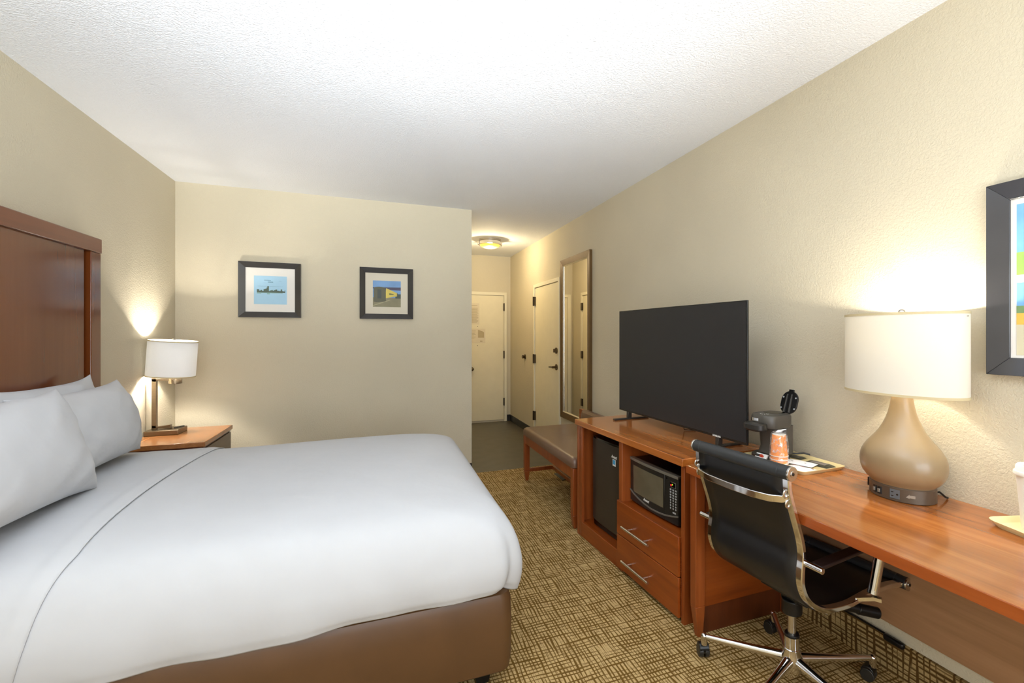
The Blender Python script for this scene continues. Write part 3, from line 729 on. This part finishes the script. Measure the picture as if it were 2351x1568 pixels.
mw = thing('microwave', 'black countertop microwave in the cabinet niche above the drawers', 'microwave', (A[0], A[1], 0), ROT)
obj('body', MB().box(.108, .525, -.37, -.075, .396, .630), BLACKP, mw, bevel=.004)
def bowed(x): u = (x-.105)/.42; return -.052+.010*(1-(2*u-1)**2)
def bow_poly(x0, x1, back, off=0, n=10): return [(x0, back)] + [(x0+(x1-x0)*i/n, bowed(x0+(x1-x0)*i/n)+off) for i in range(n+1)] + [(x1, back)]
mdr = obj('door', MB().prism(bow_poly(.203, .525, -.078), 'z', .398, .632), MWF, mw, recalc=True, bevel=.0015)
mpn = obj('control_panel', MB().prism(bow_poly(.105, .201, -.078), 'z', .398, .632), MWF, mw, recalc=True, bevel=.0015)
wb = MB().prism(bow_poly(.213, .49, -.07, .0006), 'z', .452, .596)
obj('window', wb, MWG, mdr, recalc=True)
obj('top_trim', MB().prism(bow_poly(.105, .528, -.07, .0025), 'z', .620, .634), SILV, mw, recalc=True, bevel=.001)
arc = [(.526, .455), (.48, .440), (.43, .429), (.37, .420), (.31, .4155), (.25, .417), (.20, .4215), (.15, .431), (.104, .443)]
obj('curved_trim', MB().tube([(x, bowed(x)+.0015, z) for x, z in arc], .003, flat=(.0032, .003), up=(0,0,1)), SILV, mw)
dp = obj('display', MB().box(.119, .163, bowed(.14)-.006, bowed(.14)+.0012, .572, .598), SILV, mpn, smooth=False)
ds = obj('display_glass', MB().box(.121, .161, bowed(.14), bowed(.14)+.0018, .574, .596), BLACKG, dp, smooth=False)
obj('red_digit', MB().box(.149, .156, bowed(.14)+.0018, bowed(.14)+.0024, .578, .585), REDL, dp, smooth=False)
obj('green_digit', MB().box(.139, .145, bowed(.14)+.0018, bowed(.14)+.0024, .583, .590), GRNL, dp, smooth=False)
for r in range(8):
    for c in range(3):
        zz = .560-.0128*r; xx = .157-.0185*c
        w = .0055 if r < 4 else .004
        obj('button', MB().box(xx-w, xx+w, bowed(xx)-.001, bowed(xx)+.001, zz-.004, zz+.004), BTN, mpn, bevel=.001)
obj('start_button', MB().box(.118, .150, bowed(.13)-.001, bowed(.13)+.001, .448, .456), BTN, mpn, bevel=.001)
lay_text('Avanti', .020, .358, bowed(.358)+.0008, .442, WHT, mdr)
obj('knob_dot', MB().cyl((.185, bowed(.185), .607), (.185, bowed(.185)+.001, .607), .004, n=10), BLACKG, mpn)
for fx in (.14, .49):
    for fy in (-.10, -.34):
        obj('foot', MB().cyl((fx, fy, .386), (fx, fy, .397), .010, n=12), BLACKP, mw)

# ------------------------------------------------------------------ television
tvL, tvR = Vector((1.510, 2.870, 0)), Vector((1.560, 1.715, 0))
mid = (tvL+tvR)/2; dv_ = (tvL-tvR); TW = dv_.length; ta = math.atan2(dv_.y, dv_.x)
tv = thing('television', 'large black flat-screen television, switched off, standing on the media cabinet', 'television', (mid.x, mid.y, .752), ta)
hw = TW/2
scr = obj('screen_housing', MB().box(-hw, hw, -.010, 0, .050, .717), TVBEZ, tv, bevel=.002)
obj('back_housing', MB().box(-hw*.7, hw*.7, -.045, -.010, .07, .42), BLACKP, tv, bevel=.008)
obj('screen', MB().box(-hw+.006, hw-.006, 0, .0015, .062, .711), TVSCR, tv, smooth=False)
for s, yy in ((1, .475), (-1, -.375)):
    ft = obj('stand_foot', MB().box(yy-.013, yy+.013, -.16, .10, 0, .010).frustum((yy-.010, yy+.010, -.03, .0), (yy-.014, yy+.014, -.028, -.004), .008, .056), GREYD, tv, bevel=.002)
m = text_mb('SAMSUNG', .0125, True); m.v = [(-v[0]-hw+.20, .002+v[2], .056+v[1]) for v in m.v]
obj('brand_lettering', m, WHT, tv, smooth=False)
obj('power_cord', MB().tube([(.0, -.04, .15), (.02, -.09, .08), (.02, -.11, .006), (-.02, -.16, .004)], .003, 8), BLACKP, tv)

# ------------------------------------------------------------------ desk
DX = 1.245; DZ = .742
dk = thing('desk', 'long wall desk with glossy cherry top running out of the right edge of the picture', 'desk', (0, 0, 0))
obj('desk_top', MB().box(DX, XR-.001, -1.1, 1.735, .711, DZ), WTOP, dk, bevel=.003)
obj('front_edge', MB().box(DX-.0035, DX-.0002, -1.1, 1.737, .709, DZ-.002), WEDGE, dk, bevel=.001)
obj('leg', MB().frustum((1.278, 1.305, 1.700, 1.727), (1.256, 1.305, 1.687, 1.727), 0, .14).box(1.256, 1.305, 1.687, 1.727, .14, .711), WUP, dk, bevel=.003)
obj('leg', MB().box(1.760, 1.795, 1.690, 1.727, .0, .711), WUP, dk, bevel=.003)
obj('end_panel', MB().box(1.305, 1.760, 1.712, 1.727, .12, .711), WFRONT, dk, smooth=False)
obj('end_plinth', MB().box(1.305, 1.760, 1.718, 1.727, .0, .12), WSHADE, dk, smooth=False)
obj('modesty_panel', MB().box(1.820, 1.836, -1.1, 1.685, .200, .711), WPANEL, dk, smooth=False)
obj('far_leg', MB().box(1.256, 1.305, -1.09, -1.04, 0, .711), WUP, dk, bevel=.003)

# cord and adapter resting along the carpeted base
cd = tag(obj('power_cable', MB().tube([(1.829, 1.56, .128), (1.829, 1.47, .141), (1.829, 1.38, .145), (1.829, 1.29, .1455), (1.8285, 1.24, .146)], .0042, 10), BLACKP), 'black cable lying along the top of the carpeted baseboard under the desk', 'cable')
ad = tag(obj('power_adapter', MB().box(1.812, 1.834, 1.185, 1.262, .128, .152), BLACKP, bevel=.008, seg=3), 'small black power adapter at the end of the cable under the desk', 'adapter')

# ------------------------------------------------------------------ ceramic desk lamp
LX, LY = 1.712, 1.121
dl = thing('ceramic_desk_lamp', 'lit taupe gourd-shaped ceramic lamp with wide white shade on the desk', 'table lamp', (LX, LY, DZ))
bs = obj('power_base', MB().lathe([((.080,.100), 0), ((.084,.1045), .003), ((.084,.1045), .046), ((.081,.101), .050)], n=64), LBASE, dl, recalc=True)
def oval_pt(a, f=1.0, ax=.084, ay=.1045): return (ax*f*math.cos(a), ay*f*math.sin(a))
def on_base(mb, a):
    # place a patch built around (x=outward, y=sideways, z) onto the oval base at angle a
    p = oval_pt(a); nrm = math.atan2(math.sin(a)/.1045, math.cos(a)/.084)
    return mb.xf(Matrix.Translation((p[0], p[1], 0)) @ Matrix.Rotation(nrm, 4, 'Z'))
for a in (2.72, 2.92):
    sw = obj('rocker_switch', on_base(MB().box(-.003, .0025, -.008, .008, .012, .036), a), BLACKP, bs, smooth=False, bevel=.001)
    obj('rocker', on_base(MB().box(.002, .006, -.0045, .0045, .017, .030), a), SILV, sw, bevel=.001)
ot = obj('outlet', on_base(MB().box(-.003, .0018, -.015, .015, .010, .041), 3.42), plain('outlet_face', rgb(92,94,96), 0.5), bs, bevel=.001, label='grey power outlet')
obj('outlet_slots', on_base(MB().box(.0014, .0022, -.010, -.003, .031, .0335).box(.0014, .0022, -.010, -.003, .018, .0205).cyl((.001, .008, .0255), (.0022, .008, .0255), .003, n=12), 3.42), BLACKG, ot, smooth=False)
obj('cable_arrow', on_base(MB().box(.0, .0006, -.002, .014, .021, .030).prism([(-.002, .019), (-.002, .033), (-.012, .022)], 'x', .0, .0008), 3.86), plain('pale_print', rgb(150,136,120), 0.5), bs, smooth=False)
obj('side_port', on_base(MB().box(-.002, .008, -.010, .010, .010, .040), 1.75), BLACKP, bs, bevel=.001)
k1, k2 = .114, .136
body = [(.74,.050),(.75,.053),(.835,.062),(.93,.079),(.985,.098),(1.0,.118),(.99,.136),(.955,.152),(.90,.166),(.83,.180),(.74,.194),(.63,.212),(.535,.230),(.44,.252),(.37,.273),(.315,.295),(.27,.322),(.24,.35),(.22,.38),(.20,.41),(.19,.44)]
obj('ceramic_body', MB().lathe([((k1*r**(1.0 if r > .5 else .9), k2*r), z) for r, z in body], n=72), CERAM, dl, recalc=True)
obj('socket', MB().cyl((0, 0, .438), (0, 0, .50), .017), NICKEL, dl)
sh2 = obj('lamp_shade', drum(.122, .201, .366, .642, .0018), SHADE2, dl, recalc=True)
for z in (.362, .636):
    obj('shade_hem', drum(.1235, .2025, z, z+.008, .0022), SEAM, sh2, recalc=True)
obj('spider', MB().cyl((-.121, 0, .628), (.121, 0, .628), .002, n=8).cyl((0, -.204, .628), (0, .204, .628), .002, n=8), NICKEL, dl)
obj('finial', MB().cyl((0,0,.630), (0,0,.640), .006, n=12).ball((0,0,.647), .013), NICKEL, dl)
obj('bulb', MB().lathe([(.012, .50), (.018, .515), (.030, .55), (.030, .575), (.018, .595), (.002, .603)], 0, 0, n=24), plain('glowing_bulb_2', rgb(255,250,240), 0.4, emit=((1,.97,.9,1), 8)), dl, recalc=True)
light('desk_bulb_light', 'POINT', (LX, LY, DZ+.58), 36.0, (1.0, 0.93, 0.80), radius=.034)
obj('lamp_cord', MB().tube([(.06, -.068, .025), (.075, -.078, .028), (.095, -.085, .010), (.115, -.08, .004)], .0035, 8), BLACKP, dl)

# ------------------------------------------------------------------ trays, coffee maker, cups
def tray(name, label, loc, rotz, w, d, mat, r=.018, h=.016):
    t = thing(name, label, 'tray', loc, rotz)
    a = [(x, y) for x, y in rrect(-w/2+.012, w/2-.012, -d/2+.012, d/2-.012, r)]
    def ring(off, z): return [(x, y, z) for x, y in rrect(-w/2+off, w/2-off, -d/2+off, d/2-off, r)]
    R = [ring(.012, .0), ring(.001, h-.002), ring(0, h), ring(.003, h+.0005), ring(.006, h-.001), ring(.016, .004)]
    obj('tray_body', loft(R), mat, t, recalc=True)
    return t
tray('serving_tray', 'cream rectangular tray on the desk under the coffee maker and cups', (1.699, 1.592, DZ), 0, .246, .345, TRAYM)
TZ = DZ+.004

cm = thing('coffee_maker', 'charcoal single-cup coffee maker with lid flipped open, on the cream tray', 'coffee maker', (1.652, 1.664, TZ+.0005), math.radians(6))
# local: -x faces the room, y across
def capsule(x0, x1, y0, y1, r, z): return [(x, y, z) for x, y in rrect(x0, x1, y0, y1, r, 8)]
obj('base_plate', loft([capsule(-.085, .075, -.062, .062, .05, 0), capsule(-.087, .077, -.064, .064, .05, .006), capsule(-.086, .075, -.063, .063, .05, .026), capsule(-.080, .07, -.058, .058, .05, .032)]), GREYD, cm)
obj('rear_tower', loft([capsule(.015, .080, -.062, .062, .02, z) for z in (.03, .12, .155)]), GREYP, cm)
obj('inner_column', loft([capsule(-.045, .03, -.050, .050, .03, .03), capsule(-.035, .03, -.046, .046, .03, .06), capsule(-.040, .03, -.052, .052, .03, .155)]), GREYP, cm)
obj('brew_head', loft([capsule(-.078, .080, -.063, .063, .045, .150), capsule(-.082, .081, -.065, .065, .045, .158), capsule(-.082, .081, -.065, .065, .045, .196), capsule(-.078, .079, -.062, .062, .045, .205), capsule(-.060, .070, -.050, .050, .04, .209)]), GREYP, cm)
obj('filter_drawer', loft([capsule(-.122, -.06, -.040, .052, .03, .138), capsule(-.130, -.06, -.046, .058, .03, .146), capsule(-.130, -.06, -.046, .058, .03, .166), capsule(-.124, -.06, -.042, .054, .03, .172)]), GREYD, cm)
obj('silver_badge', loft([capsule(-.0845, .0, -.030, .0675, .046, .176), capsule(-.0845, .0, -.030, .0675, .046, .190)]), CHROME, cm, label='chrome badge strip')
lidb = loft([[(x, y, z) for x, y in rrect(-.005, .100, -.042, .042, .040, 8)] for z in (0, .008)]).box(.095, .108, -.012, .012, 0, .008)
Ml = Matrix.Translation((.068, -.034, .208)) @ Matrix.Rotation(math.radians(-72), 4, 'Y')
ld = obj('lid', lidb.xf(Ml), BLACKP, cm, bevel=.001)
obj('lid_ribs', MB().tube([(.0, -.012, .010), (.085, -.010, .010)], [.006, .004], 8).tube([(.0, .014, .010), (.085, .012, .010)], [.006, .004], 8).xf(Ml), GREYD, ld)
obj('lid_screws', MB().cyl((.02, -.034, .008), (.02, -.034, .010), .004, n=8).cyl((.07, -.032, .008), (.07, -.032, .010), .004, n=8).cyl((.02, .034, .008), (.02, .034, .010), .004, n=8).cyl((.07, .032, .008), (.07, .032, .010), .004, n=8).xf(Ml), BTN, ld)
obj('reservoir_opening', loft([[(x, y, z) for x, y in rrect(-.02, .06, -.036, .036, .02)] for z in (.2085, .2098)]), BLACKG, cm)
rg = MB()
for k in range(10):
    a = 2*pi*k/10; rg.box(-.003, .003, -.0015, .0015, 0, .0006).xf(Matrix.Identity(4)); 
    last = rg.v[-8:]; M = Matrix.Translation((-.050+.014*math.cos(a), -.004+.018*math.sin(a), .2085)) @ Matrix.Rotation(a+.4, 4, 'Z'); rg.v[-8:] = [tuple(M @ Vector(p)) for p in last]
obj('printed_icons', rg, WHT, cm, smooth=False)
swp = obj('switch_panel', MB().prism([(-.094, .012), (-.0865, .010), (-.070, .034), (-.076, .036)], 'y', -.045, .015), WHT, cm, recalc=True, bevel=.001)
obj('red_switch', MB().ball((-.0845, -.018, .026), .009, sy=1.3, sx=.35), REDB, swp)
obj('power_cord', MB().tube([(.085, -.02, .02), (.11, -.05, .022), (.13, -.07, .026), (.145, -.09, .022)], .0035, 8), BLACKP, cm)

CUPX, CUPY = 1.589, 1.557
grp = 'stacked orange paper cups'
def cup_mesh(z0):
    # upside-down cup: lip at the bottom
    b = MB().lathe([(.0355, z0), (.0345, z0+.002), (.0275, z0+.088), (.0265, z0+.090), (.0255, z0+.088), (.0335, z0+.002)], n=36, close=True)
    b.lathe([(.0262, z0+.083), (.0262, z0+.0835)], n=36)
    return b
lab = ['bottom orange paper cup of the upturned stack on the tray', 'second-lowest orange paper cup of the upturned stack', 'third orange paper cup up, in the upturned stack', 'topmost orange paper cup of the upturned stack']
for k in range(4):
    t = thing('paper_cup', lab[k], 'cup', (CUPX, CUPY, TZ+.001+k*.0155), 0, grp)
    obj('cup_wall', cup_mesh(0), ORANGE, t, recalc=True)
    obj('rolled_rim', MB().lathe([(.0372, 0), (.0376, .0015), (.0372, .003), (.0350, .003), (.0350, 0)], n=36, close=True), CUPW, t, recalc=True, label='white rolled rim')
    if k == 3: obj('cup_base', MB().lathe([(.0262, .084), (.0268, .0915), (.024, .0925)], n=36), CUPW, t, recalc=True)
bg_ = MB()
def bagp(u, v):
    a = 2*pi*u; prof = [(.0375,.015),(.0385,.03),(.0385,.06),(.0375,.09),(.0350,.118),(.0320,.138),(.026,.148),(.012,.150),(.004,.152)]
    t = v*(len(prof)-1); i = min(int(t), len(prof)-2); f = t-i
    r = prof[i][0]*(1-f)+prof[i+1][0]*f; z = prof[i][1]*(1-f)+prof[i+1][1]*f
    r *= 1+.035*math.sin(a*5+z*60)+.02*math.sin(a*11-z*90)
    return (r*math.cos(a), r*math.sin(a), z)
bag = thing('plastic_bag', 'crinkled clear plastic sleeve wrapped over the orange paper cups', 'plastic bag', (CUPX, CUPY, TZ))
obj('sleeve', MB().grid(bagp, 48, 30), FILM, bag)
obj('bag_tip', MB().lathe([(.004, .150), (.012, .152), (.020, .148), (.006, .156)], n=10, ax=1.0, ay=.4).tube([(.0, -.0, .152), (.012, -.010, .157), (.024, -.016, .160)], [.004, .003, .001], 6), PAPER, bag, recalc=True)

def packet(label, x, y, w, d, rz_, mat, z, name='coffee_packet', cat='packet', group=None, h=.006):
    t = thing(name, label, cat, (x, y, z), rz_, group)
    def P(u, v, s):
        a, b = 2*u-1, 2*v-1; pr_ = max(0, (1-abs(a)**3)*(1-abs(b)**4))**.6
        return (a*w/2, b*d/2, (s+1)*.5*(h*pr_ + .0012*math.sin(a*9+b*7)*pr_) + .0005*(s+1)/2)
    b = MB().grid(lambda u, v: P(u, v, 1), 16, 16).grid(lambda u, v: P(u, v, -1), 16, 16, flip=True)
    obj('pouch', b, mat, t)
    return t
p = packet('upper white printed packet lying on the tray beside the cups', 1.690, 1.540, .070, .125, math.radians(20), PAPER, TZ+.008, 'condiment_packet')
obj('printing', MB().box(-.012, -.002, -.03, -.020, .0058, .0070).box(-.012, -.002, .025, .034, .0058, .0070), INKP, p, smooth=False)
p = packet('lower white printed packet near the front rim of the tray', 1.642, 1.492, .072, .118, math.radians(14), PAPER, TZ+.0005, 'condiment_packet')
obj('printing', MB().box(.018, .021, -.045, .045, .0050, .0062), INKR, p, smooth=False)
p = packet('dark foil coffee packet against the far rim of the tray', 1.776, 1.645, .050, .085, math.radians(10), FOIL, TZ+.0005)
obj('printed_label', MB().box(-.010, .010, -.025, .010, .0050, .0063), INKP, p, smooth=False)
p = packet('dark foil coffee packet with pale label near the right rim of the tray', 1.768, 1.510, .062, .115, math.radians(8), FOIL, TZ+.0005, h=.009)
obj('printed_label', MB().box(-.018, .012, -.035, .03, .0080, .0097), INKP, p, smooth=False)

tray('small_tray', 'small pale yellow tray under the white cup at the right edge', (1.738, .745, DZ), math.radians(-17), .155, .215, TRAYM2, r=.035, h=.018)
wc = thing('lidded_cup', 'white disposable cup with lid standing on the small yellow tray', 'cup', (1.752, .772, DZ+.0045))
obj('cup_body', MB().lathe([(.027, 0), (.0285, .003), (.033, .06), (.0405, .160), (.0415, .164)], n=40), CUPW, wc, recalc=True)
obj('cup_lid', MB().lathe([(.0455, .158), (.047, .163), (.0455, .169), (.0425, .170), (.041, .184), (.038, .188), (.034, .186)], n=40), CUPW, wc, recalc=True)

# ------------------------------------------------------------------ office chair
ch = thing('office_chair', 'black leather swivel chair with chrome frame tucked under the desk', 'office chair', (1.410, 1.345, 0), math.radians(5))
PR = [(-.247,.868),(-.243,.82),(-.225,.765),(-.205,.71),(-.186,.655),(-.178,.605),(-.184,.555),(-.182,.51),(-.158,.462),(-.112,.425),(-.055,.403),(.05,.392),(.16,.400),(.27,.402),(.375,.388)]
def catmull(P, n=6):
    out = []
    for i in range(len(P)-1):
        p0 = Vector(P[max(i-1,0)]); p1 = Vector(P[i]); p2 = Vector(P[i+1]); p3 = Vector(P[min(i+2,len(P)-1)])
        for k in range(n):
            t = k/n; out.append(.5*((2*p1)+(-p0+p2)*t+(2*p0-5*p1+4*p2-p3)*t*t+(-p0+3*p1-3*p2+p3)*t**3))
    out.append(Vector(P[-1])); return out
CP = catmull(PR)
for s in (-1, 1):
    obj('side_rail', MB().tube([(p[0], s*.197, p[1]) for p in CP], .011, flat=(.013, .0085), up=(0,1,0)), CHROME, ch, bevel=.003, seg=2)
def sling(u, v):
    i = u*(len(CP)-1); k = min(int(i), len(CP)-2); f = i-k; p = CP[k]*(1-f)+CP[k+1]*f
    y = -.187+.374*v; sag = .006*(1-(2*v-1)**2)
    t = (CP[k+1]-CP[k]).normalized()
    return (p[0]+t[1]*sag*-1, y, p[1]+t[0]*sag*-1*.6)
obj('sling_seat', MB().grid(sling, 84, 8), LEATHER, ch, solid=.012)
for (x, z, nm) in ((-.247,.880,'top_roller'), (.385,.388,'front_roller')):
    ro = obj(nm, MB().cyl((x, -.176, z), (x, .176, z), .0225).cyl((x, -.212, z), (x, -.1765, z), .0225, n=28).cyl((x, .1765, z), (x, .212, z), .0225), ROLLER, ch, bevel=.001)
    for s in (-1, 1):
        obj('end_cap', MB().cyl((x, s*.212, z), (x, s*.219, z), .023).cyl((x, s*.219, z), (x, s*.221, z), .010, n=16), NICKEL, ro, bevel=.0015)
        obj('end_screw', MB().cyl((x, s*.221, z), (x, s*.2225, z), .005, n=10), BLACKP, ro)
for (x, z) in ((-.242, .815), (-.232, .782)):
    for s in (-1, 1):
        obj('rail_bolt', MB().tube([(x-.012, s*.199, z+.008*math.cos(a)) if False else (x-.014+.008*math.sin(a), s*.200, z+.011*math.cos(a)) for a in [2*pi*k/14 for k in range(15)]], .0035, 6), NICKEL, ch)
cross = [(-.236,-.200,.800),(-.258,-.188,.797),(-.278,-.160,.795),(-.290,-.10,.793),(-.293,0,.792),(-.290,.10,.793),(-.278,.160,.795),(-.258,.188,.797),(-.236,.200,.800)]
obj('back_cross_bar', MB().tube(cross, .01, flat=(.0115, .0055), up=(0,0,1)), CHROME, ch, bevel=.002)
for s in (-1, 1):
    arm = obj('armrest_pad', MB().prism([(-.160,.578),(-.160,.590),(.16,.606),(.178,.600),(.178,.592),(.15,.594)], 'y', s*.216, s*.256), plain('dark_arm_pad', rgb(40,28,26), 0.35) if s < 0 else LEATHER, ch, recalc=True, bevel=.003)
    obj('arm_peg', MB().cyl((-.172, s*.197, .584), (-.172, s*.268, .584), .010, n=16), CHROME, ch, bevel=.002)
    obj('arm_post', MB().cyl((.163, s*.248, .592), (.125, s*.242, .435), .0165, n=20).cyl((.127, s*.242, .443), (.124, s*.242, .432), .0175, n=20), CHROME, ch)
    obj('arm_bracket', MB().tube([(.10, s*.200, .400), (.125, s*.245, .418), (.135, s*.265, .418)], .006, flat=(.006, .009), up=(0,0,1)), CHROME, ch)
for x in (-.03, .10):
    obj('seat_beam', MB().cyl((x, -.19, .380), (x, .19, .380), .009, n=14), CHROME, ch)
# swivel mechanism (its axis stands a little off the middle of the sling)
BX, BY = .008, -.016
obj('tilt_mechanism', MB().cyl((BX, BY, .282), (BX, BY, .335), .036).prism([(BX-.02, BY-.034), (BX+.16, BY-.06), (BX+.16, BY+.06), (BX-.02, BY+.034)], 'z', .325, .362).box(BX-.05, BX+.12, BY-.10, BY+.10, .358, .372), BLACKP, ch, bevel=.004)
kn = obj('tension_knob', MB().cyl((BX+.10, BY-.05, .325), (BX+.29, BY-.14, .275), .017).cyl((BX+.22, BY-.107, .293), (BX+.292, BY-.141, .2745), .020), BLACKP, ch, bevel=.003)
obj('gas_cylinder', MB().cyl((BX, BY, .19), (BX, BY, .283), .0150).cyl((BX, BY, .175), (BX, BY, .200), .024, .021), NICKEL, ch)
obj('cylinder_collar', MB().cyl((BX, BY, .197), (BX, BY, .206), .0255), BLACKP, ch, bevel=.002)
hub = obj('base_hub', MB().lathe([(.024, .055), (.034, .075), (.040, .10), (.036, .125), (.0285, .148), (.0285, .152), (.0265, .154), (.0265, .197)], BX, BY, n=40), CHROME, ch, recalc=True)
for k in range(5):
    a = math.radians(56-5+72*k); ca, sa = math.cos(a), math.sin(a)
    def Q(r, t, z): return (BX+r*ca-t*sa, BY+r*sa+t*ca, z)
    obj('base_arm', MB().tube([Q(.028,0,.112), Q(.10,0,.106), Q(.20,0,.098), Q(.313,0,.090)], [.019,.0155,.013,.0105], 18), CHROME, ch)
    cs = obj('caster', MB().cyl(Q(.323,0,.058), Q(.323,0,.088), .0125).ball(Q(.323,0,.090), .0135), CHROME, ch)
    tw = a + (.7, -1.0, 1.4, .3, 2.2)[k]; ct, st = math.cos(tw), math.sin(tw)
    cxw, cyw = Q(.323,0,0)[0]+.014*ct, Q(.323,0,0)[1]+.014*st
    for s in (-1, 1):
        obj('wheel', MB().cyl((cxw-s*.004*st, cyw+s*.004*ct, .0255), (cxw-s*.021*st, cyw+s*.021*ct, .0255), .0253, .0235, n=28), GREYD, cs, bevel=.002)
    obj('hood', MB().cyl((cxw-.0195*st, cyw+.0195*ct, .036), (cxw+.0195*st, cyw-.0195*ct, .036), .0225, n=24), BLACKP, cs, bevel=.002)

# ------------------------------------------------------------------ bench
bn = thing('bench', 'brown vinyl upholstered bench with cherry frame between the cabinet and the hallway', 'bench', (0, 0, 0))
bX0, bX1, bY0, bY1 = 1.205, 1.800, 2.955, 4.135
rings = [[(x, y, z) for x, y in rrect(bX0-.006+i, bX1-.03-i, bY0-.006+i, bY1+.006-i, .03)] for z, i in ((.408,.012),(.412,.0),(.44,-.002),(.462,.004),(.474,.016),(.478,.035))]
obj('seat_cushion', loft(rings), SEATV, bn, label='brown vinyl seat cushion')
obj('front_apron', MB().box(bX0+.004, bX0+.026, bY0+.04, bY1-.04, .335, .408), WUP, bn, bevel=.003)
obj('side_apron', MB().box(bX0+.03, bX1-.03, bY1-.030, bY1-.010, .335, .408), WUP, bn, bevel=.003)
obj('side_apron', MB().box(bX0+.03, bX1-.03, bY0+.010, bY0+.030, .335, .408), WUP, bn, bevel=.003)
for x in (bX0, bX1-.045):
    for y in (bY0, bY1-.045):
        ins = .008
        obj('leg', MB().frustum((x+(ins if x > 1.5 else .012), x+.045-ins, y+ins, y+.045-ins), (x, x+.045, y, y+.045), 0, .09).box(x, x+.045, y, y+.045, .09, .408), WUP, bn, bevel=.003)
obj('side_stretcher', MB().box(bX0+.045, bX1-.045, bY1-.034, bY1-.014, .075, .108), WUP, bn, bevel=.003)
obj('side_stretcher', MB().box(bX0+.045, bX1-.045, bY0+.014, bY0+.034, .075, .108), WUP, bn, bevel=.003)
obj('long_stretcher', MB().box(1.470, 1.492, bY0+.034, bY1-.034, .075, .108), WUP, bn, bevel=.003)
obj('back_frame', MB().box(bX1-.028, bX1, bY0+.005, bY1+.05, .55, .602).box(bX1-.028, bX1, bY1+.005, bY1+.05, .408, .55).box(bX1-.028, bX1, bY0+.005, bY0+.05, .408, .55), WUP, bn, bevel=.003)
cr = [[(x, y, z) for y, z in rrect(bY0+.02+i, 4.02-i, .484+i*.3, .622-i, .045)] for x, i in ((bX1-.030,.012),(bX1-.040,.0),(bX1-.075,.0),(bX1-.092,.02))]
obj('back_cushion', loft(cr), SEATV, bn, recalc=True, label='brown vinyl back cushion')

# floor register in the vinyl floor beside the bench
vt = tag(obj('floor_vent', MB().box(1.52, 1.60, 3.98, 4.20, 0.0, .006), BLACKP, bevel=.002), 'flat black floor vent under the bench near the hallway', 'vent')
